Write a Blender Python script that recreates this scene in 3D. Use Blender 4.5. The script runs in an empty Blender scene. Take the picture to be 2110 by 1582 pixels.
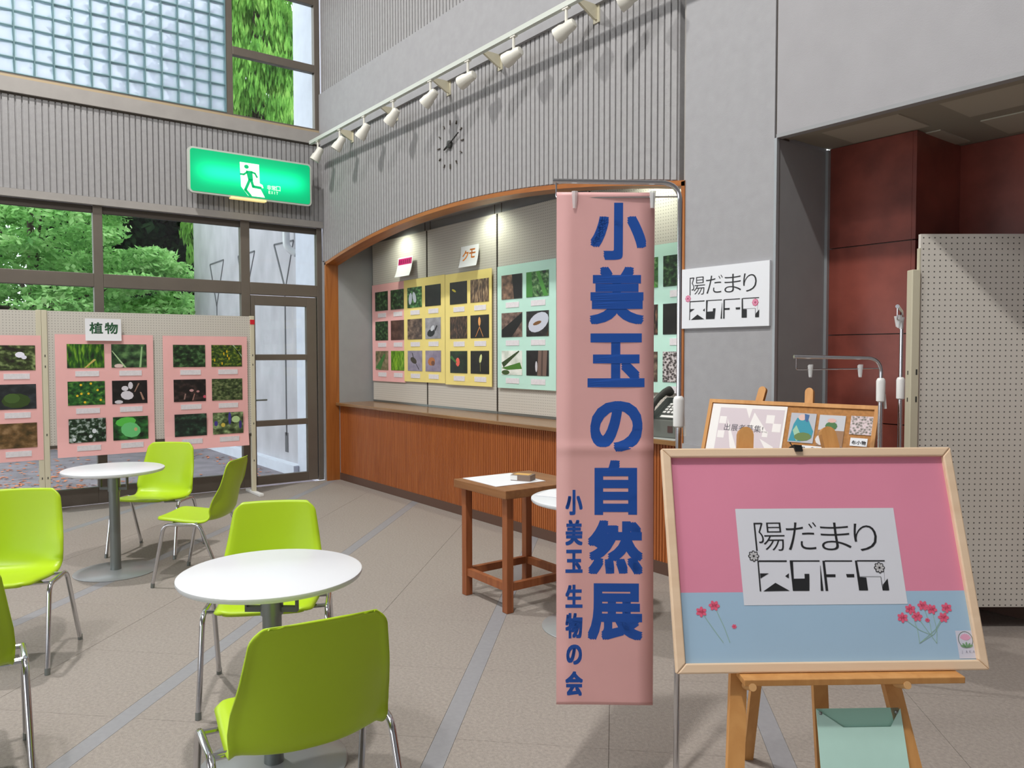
import bpy, bmesh, math, random
import numpy as np
from mathutils import Vector, Matrix, Euler

S = bpy.context.scene
COL = S.collection
R = math.radians
PI = math.pi
rng = random.Random(7)

# ------------------------------------------------------------------ camera
cam_d = bpy.data.cameras.new('camera')
cam = bpy.data.objects.new('camera', cam_d)
COL.objects.link(cam)
YAW, PIT, ROLL = -0.916979204, -0.0387106882, -0.00155428831
fw = Vector((math.sin(YAW) * math.cos(PIT), math.cos(YAW) * math.cos(PIT), math.sin(PIT)))
r0 = fw.cross(Vector((0, 0, 1))).normalized()
u0 = r0.cross(fw)
rr = r0 * math.cos(ROLL) + u0 * math.sin(ROLL)
uu = u0 * math.cos(ROLL) - r0 * math.sin(ROLL)
cam.matrix_world = Matrix(((rr.x, uu.x, -fw.x, 8.669), (rr.y, uu.y, -fw.y, -3.826), (rr.z, uu.z, -fw.z, 1.5), (0, 0, 0, 1)))
cam_d.sensor_fit = 'HORIZONTAL'
cam_d.sensor_width = 36.0
cam_d.lens = 1595.73 / 2110 * 36.0
cam_d.clip_start = 0.05
S.camera = cam

# ------------------------------------------------------------------ view, world, lights
S.view_settings.view_transform = 'Standard'
S.view_settings.look = 'None'
S.view_settings.gamma = 1.0
S.view_settings.use_curve_mapping = False
S.view_settings.exposure = 0.0
S.cycles.use_denoising = True
S.cycles.max_bounces = 10
S.cycles.transparent_max_bounces = 16
S.cycles.sample_clamp_indirect = 6.0
S.cycles.caustics_reflective = False

W = bpy.data.worlds.new('overcast_sky')
S.world = W
W.use_nodes = True
bgn = W.node_tree.nodes['Background']
bgn.inputs[0].default_value = (0.91, 0.95, 1.0, 1)
bgn.inputs[1].default_value = 3.5


def lamp(name, loc, size, power, color=(1, 0.97, 0.93), to=None, shape='DISK', size_y=None, spread=180):
    d = bpy.data.lights.new(name, 'AREA')
    d.shape = shape
    d.size = size
    if size_y:
        d.size_y = size_y
    d.energy = power
    d.color = color
    d.spread = R(spread)
    o = bpy.data.objects.new(name, d)
    COL.objects.link(o)
    o.location = loc
    if to is not None:
        o.rotation_euler = (Vector(to) - Vector(loc)).to_track_quat('-Z', 'Y').to_euler()
    return o


# high ceiling lamps of the hall (above the frame)
lamp('hall_lamp', (7.5, -3.7, 7.3), 0.28, 265, to=(7.8, -2.6, 0))
lamp('hall_lamp', (2.0, -3.75, 7.3), 0.26, 265, to=(2.2, -2.6, 0))
lamp('hall_lamp', (5.4, -5.6, 7.3), 0.34, 90, to=(5.8, -3.2, 0))
# unseen wide area light added deeper in the hall for ambient fill
lamp('ambient_fill_light', (6.0, -6.2, 7.2), 6.0, 130, color=(0.95, 0.98, 1.0), shape='RECTANGLE', size_y=1.0, to=(6.0, -4.5, 0))

# ------------------------------------------------------------------ helpers


def lin(c):
    return tuple(((x / 255) / 12.92 if x / 255 <= 0.04045 else ((x / 255 + 0.055) / 1.055) ** 2.4) for x in c)


def nt(m):
    return m.node_tree.nodes, m.node_tree.links


def mat(name, c, rough=0.6, metal=0.0, spec=0.5, var=0.0, vscale=8.0, bump=0.0, bscale=60.0, coat=0.0, stretch=None, c2=None):
    """plain procedural material: colour mottled by noise plus optional bump"""
    m = bpy.data.materials.new(name)
    m.use_nodes = True
    N, L = nt(m)
    b = N['Principled BSDF']
    col = lin(c)
    b.inputs['Base Color'].default_value = (*col, 1)
    b.inputs['Roughness'].default_value = rough
    b.inputs['Metallic'].default_value = metal
    b.inputs['Specular IOR Level'].default_value = spec
    b.inputs['Coat Weight'].default_value = coat
    if var or bump:
        tc = N.new('ShaderNodeTexCoord')
        mp = N.new('ShaderNodeMapping')
        L.new(tc.outputs['Object'], mp.inputs[0])
        if stretch:
            mp.inputs['Scale'].default_value = stretch
    if var:
        n = N.new('ShaderNodeTexNoise')
        n.inputs['Scale'].default_value = vscale
        n.inputs['Detail'].default_value = 6
        L.new(mp.outputs[0], n.inputs['Vector'])
        r = N.new('ShaderNodeValToRGB')
        a = lin(c2) if c2 else tuple(x * (1 - var) for x in col)
        z = tuple(min(1, x * (1 + var * 0.6)) for x in col)
        r.color_ramp.elements[0].position = 0.3
        r.color_ramp.elements[1].position = 0.7
        r.color_ramp.elements[0].color = (*a, 1)
        r.color_ramp.elements[1].color = (*z, 1)
        L.new(n.outputs[0], r.inputs[0])
        L.new(r.outputs[0], b.inputs['Base Color'])
    if bump:
        n2 = N.new('ShaderNodeTexNoise')
        n2.inputs['Scale'].default_value = bscale
        n2.inputs['Detail'].default_value = 4
        L.new(mp.outputs[0], n2.inputs['Vector'])
        bp = N.new('ShaderNodeBump')
        bp.inputs['Strength'].default_value = bump
        bp.inputs['Distance'].default_value = 0.01
        L.new(n2.outputs[0], bp.inputs['Height'])
        L.new(bp.outputs[0], b.inputs['Normal'])
    return m


def wood(name, c, c2, rough=0.45, axis='Z', scale=14):
    m = bpy.data.materials.new(name)
    m.use_nodes = True
    N, L = nt(m)
    b = N['Principled BSDF']
    b.inputs['Roughness'].default_value = rough
    tc = N.new('ShaderNodeTexCoord')
    mp = N.new('ShaderNodeMapping')
    L.new(tc.outputs['Object'], mp.inputs[0])
    mp.inputs['Scale'].default_value = {'X': (0.08, 1, 1), 'Y': (1, 0.08, 1), 'Z': (1, 1, 0.08)}[axis]
    n = N.new('ShaderNodeTexNoise')
    n.inputs['Scale'].default_value = scale
    n.inputs['Detail'].default_value = 8
    n.inputs['Distortion'].default_value = 1.2
    L.new(mp.outputs[0], n.inputs['Vector'])
    r = N.new('ShaderNodeValToRGB')
    r.color_ramp.elements[0].position = 0.3
    r.color_ramp.elements[1].position = 0.72
    r.color_ramp.elements[0].color = (*lin(c2), 1)
    r.color_ramp.elements[1].color = (*lin(c), 1)
    L.new(n.outputs[0], r.inputs[0])
    L.new(r.outputs[0], b.inputs['Base Color'])
    return m


def emis(name, c, s=1.0):
    m = bpy.data.materials.new(name)
    m.use_nodes = True
    b = m.node_tree.nodes['Principled BSDF']
    b.inputs['Base Color'].default_value = (*lin(c), 1)
    b.inputs['Emission Color'].default_value = (*lin(c), 1)
    b.inputs['Emission Strength'].default_value = s
    b.inputs['Roughness'].default_value = 0.3
    return m


def glass_pane_mat():
    m = bpy.data.materials.new('window_glass')
    m.use_nodes = True
    N, L = nt(m)
    N.remove(N['Principled BSDF'])
    t = N.new('ShaderNodeBsdfTransparent')
    t.inputs[0].default_value = (0.93, 0.97, 0.96, 1)
    g = N.new('ShaderNodeBsdfGlossy')
    g.inputs['Roughness'].default_value = 0.02
    f = N.new('ShaderNodeFresnel')
    f.inputs['IOR'].default_value = 1.35
    mx = N.new('ShaderNodeMixShader')
    L.new(f.outputs[0], mx.inputs[0])
    L.new(t.outputs[0], mx.inputs[1])
    L.new(g.outputs[0], mx.inputs[2])
    L.new(mx.outputs[0], N['Material Output'].inputs[0])
    return m


class MB:
    def __init__(s):
        s.v, s.f, s.m, s.sm = [], [], [], []

    def add(s, vs, fs, mi=0, smooth=False):
        k = len(s.v)
        s.v += [tuple(v) for v in vs]
        for f in fs:
            s.f.append([i + k for i in f])
            s.m.append(mi)
            s.sm.append(smooth)
        return s

    def box(s, x0, x1, y0, y1, z0, z1, mi=0):
        vs = [(x0, y0, z0), (x1, y0, z0), (x1, y1, z0), (x0, y1, z0), (x0, y0, z1), (x1, y0, z1), (x1, y1, z1), (x0, y1, z1)]
        return s.add(vs, [(3, 2, 1, 0), (4, 5, 6, 7), (0, 1, 5, 4), (1, 2, 6, 5), (2, 3, 7, 6), (3, 0, 4, 7)], mi)

    def bar(s, p, q, w, h, up=(0, 0, 1), mi=0):
        p, q = Vector(p), Vector(q)
        d = (q - p).normalized()
        side = d.cross(Vector(up)).normalized() * (w / 2)
        top = side.cross(d).normalized() * (h / 2)
        vs = [p - side - top, p + side - top, p + side + top, p - side + top, q - side - top, q + side - top, q + side + top, q - side + top]
        return s.add(vs, [(0, 1, 2, 3), (7, 6, 5, 4), (1, 0, 4, 5), (2, 1, 5, 6), (3, 2, 6, 7), (0, 3, 7, 4)], mi)

    def tube(s, pts, r, n=10, mi=0):
        pts = [Vector(p) for p in pts]
        rs = r if isinstance(r, (list, tuple)) else [r] * len(pts)
        vs, fs = [], []
        ref = None
        for i, p in enumerate(pts):
            a = pts[max(0, i - 1)]
            b = pts[min(len(pts) - 1, i + 1)]
            t = (b - a).normalized()
            if ref is None:
                ref = Vector((1, 0, 0)) if abs(t.x) < 0.8 else Vector((0, 1, 0))
            x = (ref - t * ref.dot(t)).normalized()
            ref = x
            y = t.cross(x)
            for k in range(n):
                an = 2 * PI * k / n
                vs.append(p + (x * math.cos(an) + y * math.sin(an)) * rs[i])
        for i in range(len(pts) - 1):
            for k in range(n):
                fs.append((i * n + k, i * n + (k + 1) % n, (i + 1) * n + (k + 1) % n, (i + 1) * n + k))
        s.add(vs, fs, mi, True)
        k0 = len(s.v) - len(vs)
        s.f.append([k0 + i for i in range(n)][::-1]); s.m.append(mi); s.sm.append(False)
        s.f.append([k0 + len(vs) - n + i for i in range(n)]); s.m.append(mi); s.sm.append(False)
        return s

    def lathe(s, prof, n=32, c=(0, 0, 0), mi=0, mtx=None):
        vs, fs = [], []
        for r, z in prof:
            for k in range(n):
                an = 2 * PI * k / n
                v = Vector((r * math.cos(an), r * math.sin(an), z))
                if mtx is not None:
                    v = mtx @ v
                vs.append(v + Vector(c))
        for i in range(len(prof) - 1):
            for k in range(n):
                fs.append((i * n + k, i * n + (k + 1) % n, (i + 1) * n + (k + 1) % n, (i + 1) * n + k))
        s.add(vs, fs, mi, True)
        k0 = len(s.v) - len(vs)
        s.f.append([k0 + i for i in range(n)][::-1]); s.m.append(mi); s.sm.append(False)
        s.f.append([k0 + len(vs) - n + i for i in range(n)]); s.m.append(mi); s.sm.append(False)
        return s

    def flat(s, pts, y, mi=0):
        """polygon in the local x-z plane at depth y facing -y (points counter-clockwise seen from -y)"""
        a = sum(pts[i][0] * pts[(i + 1) % len(pts)][1] - pts[(i + 1) % len(pts)][0] * pts[i][1] for i in range(len(pts)))
        if a < 0:
            pts = pts[::-1]
        return s.add([(p[0], y, p[1]) for p in pts], [tuple(range(len(pts)))], mi)

    def plate(s, pts, y0, y1, mi=0):
        """polygon in x-z extruded from y0 (front) to y1 (back)"""
        a = sum(pts[i][0] * pts[(i + 1) % len(pts)][1] - pts[(i + 1) % len(pts)][0] * pts[i][1] for i in range(len(pts)))
        if a < 0:
            pts = pts[::-1]
        n = len(pts)
        vs = [(p[0], y0, p[1]) for p in pts] + [(p[0], y1, p[1]) for p in pts]
        fs = [tuple(range(n)), tuple(range(2 * n - 1, n - 1, -1))]
        fs += [((i + 1) % n, i, n + i, n + (i + 1) % n) for i in range(n)]
        return s.add(vs, fs, mi)


def mesh(name, mb, mats, sharp=40):
    me = bpy.data.meshes.new(name)
    me.from_pydata(mb.v, [], mb.f)
    for m in (mats if isinstance(mats, (list, tuple)) else [mats]):
        me.materials.append(m)
    me.polygons.foreach_set('material_index', mb.m)
    me.polygons.foreach_set('use_smooth', mb.sm)
    if any(mb.sm):
        me.set_sharp_from_angle(angle=R(sharp))
    me.update()
    return me


def obj(name, mb, mats, parent=None, loc=(0, 0, 0), rot=(0, 0, 0), bevel=0):
    me = mb if isinstance(mb, bpy.types.Mesh) else mesh(name, mb, mats)
    o = bpy.data.objects.new(name, me)
    COL.objects.link(o)
    o.location = loc
    o.rotation_euler = rot
    if parent:
        o.parent = parent
    if bevel:
        b = o.modifiers.new('edge', 'BEVEL')
        b.width = bevel
        b.segments = 2
        b.limit_method = 'ANGLE'
    return o


def tag(o, label=None, cat=None, group=None, kind=None):
    if label: o['label'] = label
    if cat: o['category'] = cat
    if group: o['group'] = group
    if kind: o['kind'] = kind
    return o


def thing(name, label, cat, loc=(0, 0, 0), rotz=0, group=None, rot=None):
    o = bpy.data.objects.new(name, None)
    o.empty_display_size = 0.1
    COL.objects.link(o)
    o.location = loc
    o.rotation_euler = rot if rot else (0, 0, rotz)
    return tag(o, label, cat, group)


def struct(name, mb=None, mats=None, parent=None, label=None, **k):
    if mb is None:
        o = bpy.data.objects.new(name, None)
        COL.objects.link(o)
    else:
        o = obj(name, mb, mats, parent, **k)
    if not parent:
        o['kind'] = 'structure'
    if label:
        o['label'] = label
    return o


def dup(root, loc, rotz, label=None, group=None):
    r = root.copy(); COL.objects.link(r); r.location = loc; r.rotation_euler = (0, 0, rotz)
    if label: r['label'] = label
    if group: r['group'] = group
    for ch in list(root.children):
        c = ch.copy(); COL.objects.link(c); c.parent = r
        for g in list(ch.children):
            d = g.copy(); COL.objects.link(d); d.parent = c
    return r


_gl = {}


def glyph_src(ch, off=0.0):
    k = (ch, off)
    if k not in _gl:
        c = bpy.data.curves.new('glyph', 'FONT')
        c.body = ch
        c.size = 1
        c.resolution_u = 4
        c.offset = off
        o = bpy.data.objects.new('glyph', c)
        COL.objects.link(o)
        dg = bpy.context.evaluated_depsgraph_get()
        me = bpy.data.meshes.new_from_object(o.evaluated_get(dg))
        vs = [(v.co.x, v.co.y) for v in me.vertices]
        fs = [tuple(p.vertices) for p in me.polygons]
        bpy.data.objects.remove(o)
        bpy.data.curves.remove(c)
        bpy.data.meshes.remove(me)
        _gl[k] = (vs, fs)
    return _gl[k]


def glyph(mb, ch, x0, x1, z0, z1, y, bold=0.0, mi=0, off=0.0, fy=None):
    """one printed character fitted to a box of the local x-z plane"""
    vs, fs = glyph_src(ch, off)
    ax0, ax1 = min(v[0] for v in vs), max(v[0] for v in vs)
    az0, az1 = min(v[1] for v in vs), max(v[1] for v in vs)
    kx = (x1 - x0 - 2 * bold) / (ax1 - ax0)
    kz = (z1 - z0 - 2 * bold) / (az1 - az0)
    base = [(x0 + bold + (v[0] - ax0) * kx, z0 + bold + (v[1] - az0) * kz) for v in vs]
    shifts = [(0, 0)]
    if bold:
        shifts += [(bold * a, bold * b) for a in (-1, 0, 1) for b in (-1, 0, 1) if a or b]
    for sx, sz in shifts:
        mb.add([(x + sx, y + (fy(x + sx, z + sz) if fy else 0), z + sz) for x, z in base], fs, mi)
    return mb


def words(mb, text, x, z, size, y, mi=0, bold=0.0, off=0.0):
    """a line of small print, lower-left at x, z"""
    for ch in text:
        if ch == ' ':
            x += size * 0.4
            continue
        vs, fs = glyph_src(ch, off)
        k = size
        for sx in ((0,) if not bold else (-bold, 0, bold)):
            mb.add([(x + sx + v[0] * k, y, z + v[1] * k) for v in vs], fs, mi)
        x += size * (1.04 if ord(ch) > 255 else 0.62)
    return mb


# ------------------------------------------------------------------ materials
M = {}
M['wall'] = mat('painted_wall', (158, 158, 161), 0.85, var=0.05, vscale=14, bump=0.07, bscale=140)
M['rib'] = mat('ribbed_concrete', (158, 157, 158), 0.85, var=0.07, vscale=20, bump=0.25, bscale=120)
M['lintel'] = mat('lintel_paint', (158, 157, 160), 0.85, var=0.04, vscale=6, bump=0.07, bscale=140)
M['sill'] = mat('sill_concrete', (160, 156, 152), 0.85, var=0.06)
M['frame'] = mat('bronze_frame', (112, 104, 95), 0.45, metal=0.25, var=0.06, vscale=5)
M['frame_d'] = mat('bronze_frame_inner', (84, 77, 70), 0.5, metal=0.2)
M['tan'] = mat('sunlit_frame_tan', (176, 158, 128), 0.6)  # lower window frame with sunlight painted into its colour
M['glass'] = glass_pane_mat()
M['floor'] = mat('floor_tile', (155, 147, 140), 0.62, var=0.17, vscale=70, bump=0.3, bscale=180, spec=0.28)
M['joint'] = mat('floor_joint', (134, 128, 121), 0.8)
M['strip'] = mat('floor_strip', (144, 144, 148), 0.5, var=0.06, vscale=40)
M['oak'] = wood('oak_trim', (176, 110, 52), (146, 84, 36), 0.4)
M['oak_x'] = wood('oak_trim_run', (176, 110, 52), (146, 84, 36), 0.4, 'X')
M['slat'] = wood('reeded_front', (176, 100, 46), (154, 82, 36), 0.5, 'Z', 20)
M['top'] = wood('worktop_wood', (150, 112, 72), (122, 86, 52), 0.22, 'X')
M['plinth'] = mat('plinth_brown', (92, 66, 54), 0.6)
M['peg'] = None
M['chrome'] = mat('chrome', (205, 205, 208), 0.12, metal=1.0)
M['steel'] = mat('grey_steel', (132, 138, 136), 0.35, metal=0.7)
M['lime'] = mat('lime_plastic', (174, 206, 34), 0.36, spec=0.4)
M['lime'].node_tree.nodes['Principled BSDF'].inputs['Subsurface Weight'].default_value = 0.0
M['white'] = mat('white_laminate', (222, 225, 230), 0.3)
M['plate'] = mat('grey_base_plate', (168, 172, 174), 0.32, metal=0.35)
M['dark'] = mat('dark_plastic', (52, 52, 50), 0.5)
M['bracket'] = mat('bracket_grey', (96, 100, 97), 0.45, metal=0.3)
M['black'] = mat('black', (14, 14, 14), 0.5)
M['paper'] = mat('white_paper', (228, 230, 234), 0.75)
M['pink'] = mat('pink_paper', (238, 182, 180), 0.8, var=0.05, vscale=3)
M['pinkb'] = mat('banner_pink_paper', (232, 178, 176), 0.55, var=0.04, vscale=5)
M['yellow'] = mat('yellow_paper', (238, 220, 136), 0.8, var=0.05, vscale=3)
M['mint'] = mat('mint_paper', (190, 230, 216), 0.8, var=0.05, vscale=3)
M['caption'] = mat('caption_paper', (222, 218, 222), 0.8, var=0.08, vscale=60)
M['blue'] = mat('blue_print', (24, 82, 172), 0.5)
M['cream'] = mat('cream_enamel', (206, 200, 176), 0.4)
M['whitep'] = mat('white_plastic', (226, 226, 224), 0.4)
M['clear'] = None
M['tblwood'] = wood('brown_table_wood', (164, 98, 56), (134, 72, 38), 0.5, 'Z', 18)
M['tbltop'] = wood('brown_table_top', (152, 104, 62), (128, 82, 46), 0.45, 'X', 18)
M['easel'] = wood('easel_beech', (208, 154, 92), (188, 132, 72), 0.5, 'Z', 18)
M['pine'] = wood('pale_frame_wood', (234, 208, 178), (222, 192, 160), 0.45, 'X', 10)
M['red'] = mat('red_stone', (140, 72, 60), 0.3, var=0.28, vscale=3.5, c2=(104, 50, 42), spec=0.5)
M['soffit'] = mat('soffit_board', (150, 146, 132), 0.8)
M['soffit2'] = mat('soffit_panel', (176, 172, 156), 0.8)
M['grey'] = mat('grey_paint', (150, 152, 154), 0.8, var=0.04)
M['metaltrim'] = mat('metal_corner_bead', (168, 174, 178), 0.4, metal=0.3)
M['spot'] = mat('spot_enamel', (218, 216, 206), 0.45)
M['track'] = mat('track_enamel', (198, 204, 196), 0.45)
M['outwall'] = mat('weathered_concrete', (186, 182, 188), 0.9, var=0.16, vscale=3.2, stretch=(1.0, 1.0, 0.6), bump=0.2, bscale=30)
M['pil'] = mat('pale_pilaster', (212, 214, 226), 0.85, var=0.05)
M['asphalt'] = mat('wet_asphalt', (134, 124, 132), 0.7, var=0.3, vscale=3, bump=0.4, bscale=80)
M['groove'] = mat('groove_dark', (98, 98, 102), 0.9)


def pegboard_mat(name, c, pitch, r=0.16, dk=0.42):
    m = bpy.data.materials.new(name)
    m.use_nodes = True
    N, L = nt(m)
    b = N['Principled BSDF']
    b.inputs['Roughness'].default_value = 0.7
    tc = N.new('ShaderNodeTexCoord')
    sep = N.new('ShaderNodeSeparateXYZ')
    L.new(tc.outputs['Object'], sep.inputs[0])
    outs = []
    for ax in ('X', 'Z'):
        dv = N.new('ShaderNodeMath'); dv.operation = 'DIVIDE'; dv.inputs[1].default_value = pitch
        L.new(sep.outputs[ax], dv.inputs[0])
        fr = N.new('ShaderNodeMath'); fr.operation = 'FRACT'
        L.new(dv.outputs[0], fr.inputs[0])
        sb = N.new('ShaderNodeMath'); sb.operation = 'SUBTRACT'; sb.inputs[1].default_value = 0.5
        L.new(fr.outputs[0], sb.inputs[0])
        sq = N.new('ShaderNodeMath'); sq.operation = 'MULTIPLY'
        L.new(sb.outputs[0], sq.inputs[0]); L.new(sb.outputs[0], sq.inputs[1])
        outs.append(sq)
    ad = N.new('ShaderNodeMath'); ad.operation = 'ADD'
    L.new(outs[0].outputs[0], ad.inputs[0]); L.new(outs[1].outputs[0], ad.inputs[1])
    lt = N.new('ShaderNodeMath'); lt.operation = 'LESS_THAN'; lt.inputs[1].default_value = r * r
    L.new(ad.outputs[0], lt.inputs[0])
    mx = N.new('ShaderNodeMix'); mx.data_type = 'RGBA'
    mx.inputs[6].default_value = (*lin(c), 1)
    mx.inputs[7].default_value = (*lin(tuple(x * dk for x in c)), 1)
    L.new(lt.outputs[0], mx.inputs[0])
    L.new(mx.outputs[2], b.inputs['Base Color'])
    return m


M['peg'] = pegboard_mat('pegboard_far', (200, 196, 187), 0.025, 0.15, 0.66)
M['peg2'] = pegboard_mat('pegboard_near', (216, 212, 203), 0.03, 0.14, 0.45)


def clear_mat():
    m = bpy.data.materials.new('clear_plastic')
    m.use_nodes = True
    b = m.node_tree.nodes['Principled BSDF']
    b.inputs['Base Color'].default_value = (0.86, 0.88, 0.88, 1)
    b.inputs['Roughness'].default_value = 0.15
    b.inputs['Alpha'].default_value = 0.55
    return m


M['clear'] = clear_mat()


def block_mat():
    m = bpy.data.materials.new('glass_block')
    m.use_nodes = True
    N, L = nt(m)
    N.remove(N['Principled BSDF'])
    tc = N.new('ShaderNodeTexCoord')
    n = N.new('ShaderNodeTexNoise'); n.inputs['Scale'].default_value = 6; n.inputs['Detail'].default_value = 1
    L.new(tc.outputs['Object'], n.inputs['Vector'])
    bp = N.new('ShaderNodeBump'); bp.inputs['Strength'].default_value = 0.9; bp.inputs['Distance'].default_value = 0.05
    L.new(n.outputs[0], bp.inputs['Height'])
    # greener cast glass towards the rim of the block
    sp = N.new('ShaderNodeSeparateXYZ'); L.new(tc.outputs['Generated'], sp.inputs[0])
    es_ = []
    for ax in ('Y', 'Z'):
        a = N.new('ShaderNodeMath'); a.operation = 'SUBTRACT'; a.inputs[1].default_value = 0.5; L.new(sp.outputs[ax], a.inputs[0])
        b = N.new('ShaderNodeMath'); b.operation = 'ABSOLUTE'; L.new(a.outputs[0], b.inputs[0]); es_.append(b)
    mxm = N.new('ShaderNodeMath'); mxm.operation = 'MAXIMUM'
    L.new(es_[0].outputs[0], mxm.inputs[0]); L.new(es_[1].outputs[0], mxm.inputs[1])
    r = N.new('ShaderNodeValToRGB')
    r.color_ramp.elements[0].position = 0.36; r.color_ramp.elements[1].position = 0.5
    r.color_ramp.elements[0].color = (0.74, 0.77, 0.86, 1); r.color_ramp.elements[1].color = (0.46, 0.70, 0.67, 1)
    L.new(mxm.outputs[0], r.inputs[0])
    tr_ = N.new('ShaderNodeBsdfTranslucent'); L.new(r.outputs[0], tr_.inputs[0])
    rf = N.new('ShaderNodeBsdfGlass'); rf.inputs['Roughness'].default_value = 0.12; rf.inputs['IOR'].default_value = 1.3
    rf.inputs['Color'].default_value = (0.92, 0.95, 0.97, 1)
    L.new(bp.outputs[0], rf.inputs['Normal'])
    mx = N.new('ShaderNodeMixShader'); mx.inputs[0].default_value = 0.30
    L.new(tr_.outputs[0], mx.inputs[1]); L.new(rf.outputs[0], mx.inputs[2])
    L.new(mx.outputs[0], N['Material Output'].inputs[0])
    return m


M['block'] = block_mat()

# ------------------------------------------------------------------ floor: strips and tiles laid on the diagonal
fl = struct('floor', MB().box(-0.02, 14, -9.5, 1.1, -0.06, -0.004), M['joint'], label='stone coloured tiled hall floor with grey diagonal strips')


def clip(poly, x0, x1, y0, y1):
    for ax, v, sgn in ((0, x0, 1), (0, x1, -1), (1, y0, 1), (1, y1, -1)):
        out = []
        for i in range(len(poly)):
            a, b = poly[i], poly[(i + 1) % len(poly)]
            ia, ib = (a[ax] - v) * sgn >= 0, (b[ax] - v) * sgn >= 0
            if ia: out.append(a)
            if ia != ib:
                t = (v - a[ax]) / (b[ax] - a[ax])
                out.append((a[0] + (b[0] - a[0]) * t, a[1] + (b[1] - a[1]) * t))
        poly = out
        if len(poly) < 3: return []
    return poly


def slab(poly, z1, z0=-0.004):
    n = len(poly)
    mb = MB()
    mb.add([(p[0], p[1], z0) for p in poly] + [(p[0], p[1], z1) for p in poly],
           [tuple(range(n, 2 * n))] + [(i, (i + 1) % n, n + (i + 1) % n, n + i) for i in range(n)])
    return mb


def uv2xy(u, v):
    return ((u + v) / 2, (u - v) / 2)


bands = [-5.45, -3.58, -1.71, 0.15, 2.01, 3.92, 5.72, 7.6, 9.5, 11.4]
HB = 0.058
for bi, bc in enumerate(bands):
    q = [uv2xy(bc - HB, -2), uv2xy(bc + HB, -2), uv2xy(bc + HB, 20), uv2xy(bc - HB, 20)]
    p = clip(q, 0, 9.8, -6.5, 0.17)
    if p:
        obj('strip', slab(p, 0.0), M['strip'], fl)
    if bi + 1 == len(bands):
        break
    mid = (bc + bands[bi + 1]) / 2
    for (ua, ub) in ((bc + HB + 0.002, mid - 0.0015), (mid + 0.0015, bands[bi + 1] - HB - 0.002)):
        v = -1.0
        while v < 17:
            q = [uv2xy(ua, v + 0.001), uv2xy(ub, v + 0.001), uv2xy(ub, v + 0.937), uv2xy(ua, v + 0.937)]
            p = clip(q, 0, 9.8, -6.5, 0.17)
            if p:
                obj('tile', slab(p, 0.0), M['floor'], fl)
            v += 0.938
obj('alcove_floor', MB().box(6.1, 12, 0.17, 1.2, -0.05, 0.0), M['floor'], fl)
obj('rear_floor', MB().box(9.8, 13.9, -9.4, 0.17, -0.05, 0.0).box(0.0, 9.8, -9.4, -6.5, -0.05, 0.0), M['floor'], fl)

# ------------------------------------------------------------------ right wall (y = 0) with the arched display niche
ARC_C, ARC_H, ARC_Z, ARC_S = 2.76, 2.67, 2.842, 0.266
ARC_R = (ARC_H ** 2 + ARC_S ** 2) / (2 * ARC_S)


def arch(x):
    return ARC_Z - (ARC_R - math.sqrt(ARC_R ** 2 - (x - ARC_C) ** 2))


XL, XR = 0.09, 5.43          # niche opening
wr = struct('wall_right', label='grey right hand wall with vertical ribs above the arched niche')


def ribs_lower():
    mb = MB()
    p = 0.0545
    n = int(5.44 / p)
    for i in range(n):
        a, b = i * p, (i + 1) * p
        f1 = b - 0.013

        def bot(x):
            return arch(x) if XL <= x <= XR else arch(min(max(x, XL), XR))
        for (x0, x1, y0, y1, dz) in ((a, f1, 0.0, 0.014, 0.012), (a, b, 0.014, 0.15, 0.0)):
            z0a, z0b = bot(x0) + dz, bot(x1) + dz
            vs = [(x0, y0, z0a), (x1, y0, z0b), (x1, y1, z0b), (x0, y1, z0a), (x0, y0, 3.93), (x1, y0, 3.93), (x1, y1, 3.93), (x0, y1, 3.93)]
            mb.add(vs, [(3, 2, 1, 0), (4, 5, 6, 7), (0, 1, 5, 4), (1, 2, 6, 5), (2, 3, 7, 6), (3, 0, 4, 7)])
    return mb


obj('ribbing', ribs_lower(), M['rib'], wr)
obj('wall_band', MB().box(0.0, 5.44, -0.028, 0.15, 3.93, 4.535), M['wall'], wr)
mb = MB()
p = 0.0545
for i in range(int(5.44 / p)):
    mb.box(i * p, (i + 1) * p - 0.013, 0.0, 0.014, 4.55, 7.45)
mb.box(0, 5.44, 0.014, 0.15, 4.535, 7.45)
obj('ribbing', mb, M['rib'], wr)
obj('corner_strip', MB().box(-0.02, 0.062, 0.0, 0.15, 0, 2.60), M['wall'], wr)
obj('column_face', MB().box(5.455, 6.09, 0.0, 0.53, 0, 7.45), M['wall'], wr)
obj('corner_bead', MB().box(6.092, 6.108, -0.004, 0.02, 0, 2.70), M['metaltrim'], wr)
obj('joint_shadow', MB().box(5.436, 5.457, 0.012, 0.15, arch(XR) + 0.004, 7.45), M['sill'], wr)
obj('wall_lintel', MB().box(6.104, 13.9, 0.0, 0.14, 2.72, 7.45), M['lintel'], wr)
obj('joint_shadow', MB().box(6.09, 6.105, 0.012, 0.12, 2.70, 7.45), M['frame_d'], wr)
obj('reveal', MB().box(6.088, 6.10, 0.02, 0.53, 0, 2.70), M['grey'], wr)
obj('corner_bead', MB().box(6.10, 6.118, 0.505, 0.53, 0, 2.71), M['metaltrim'], wr)
bb = struct('baseboard_right', MB().box(5.455, 6.092, -0.012, 0.0, 0, 0.935), M['wall'], label='slightly proud lower part of the grey column')

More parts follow.
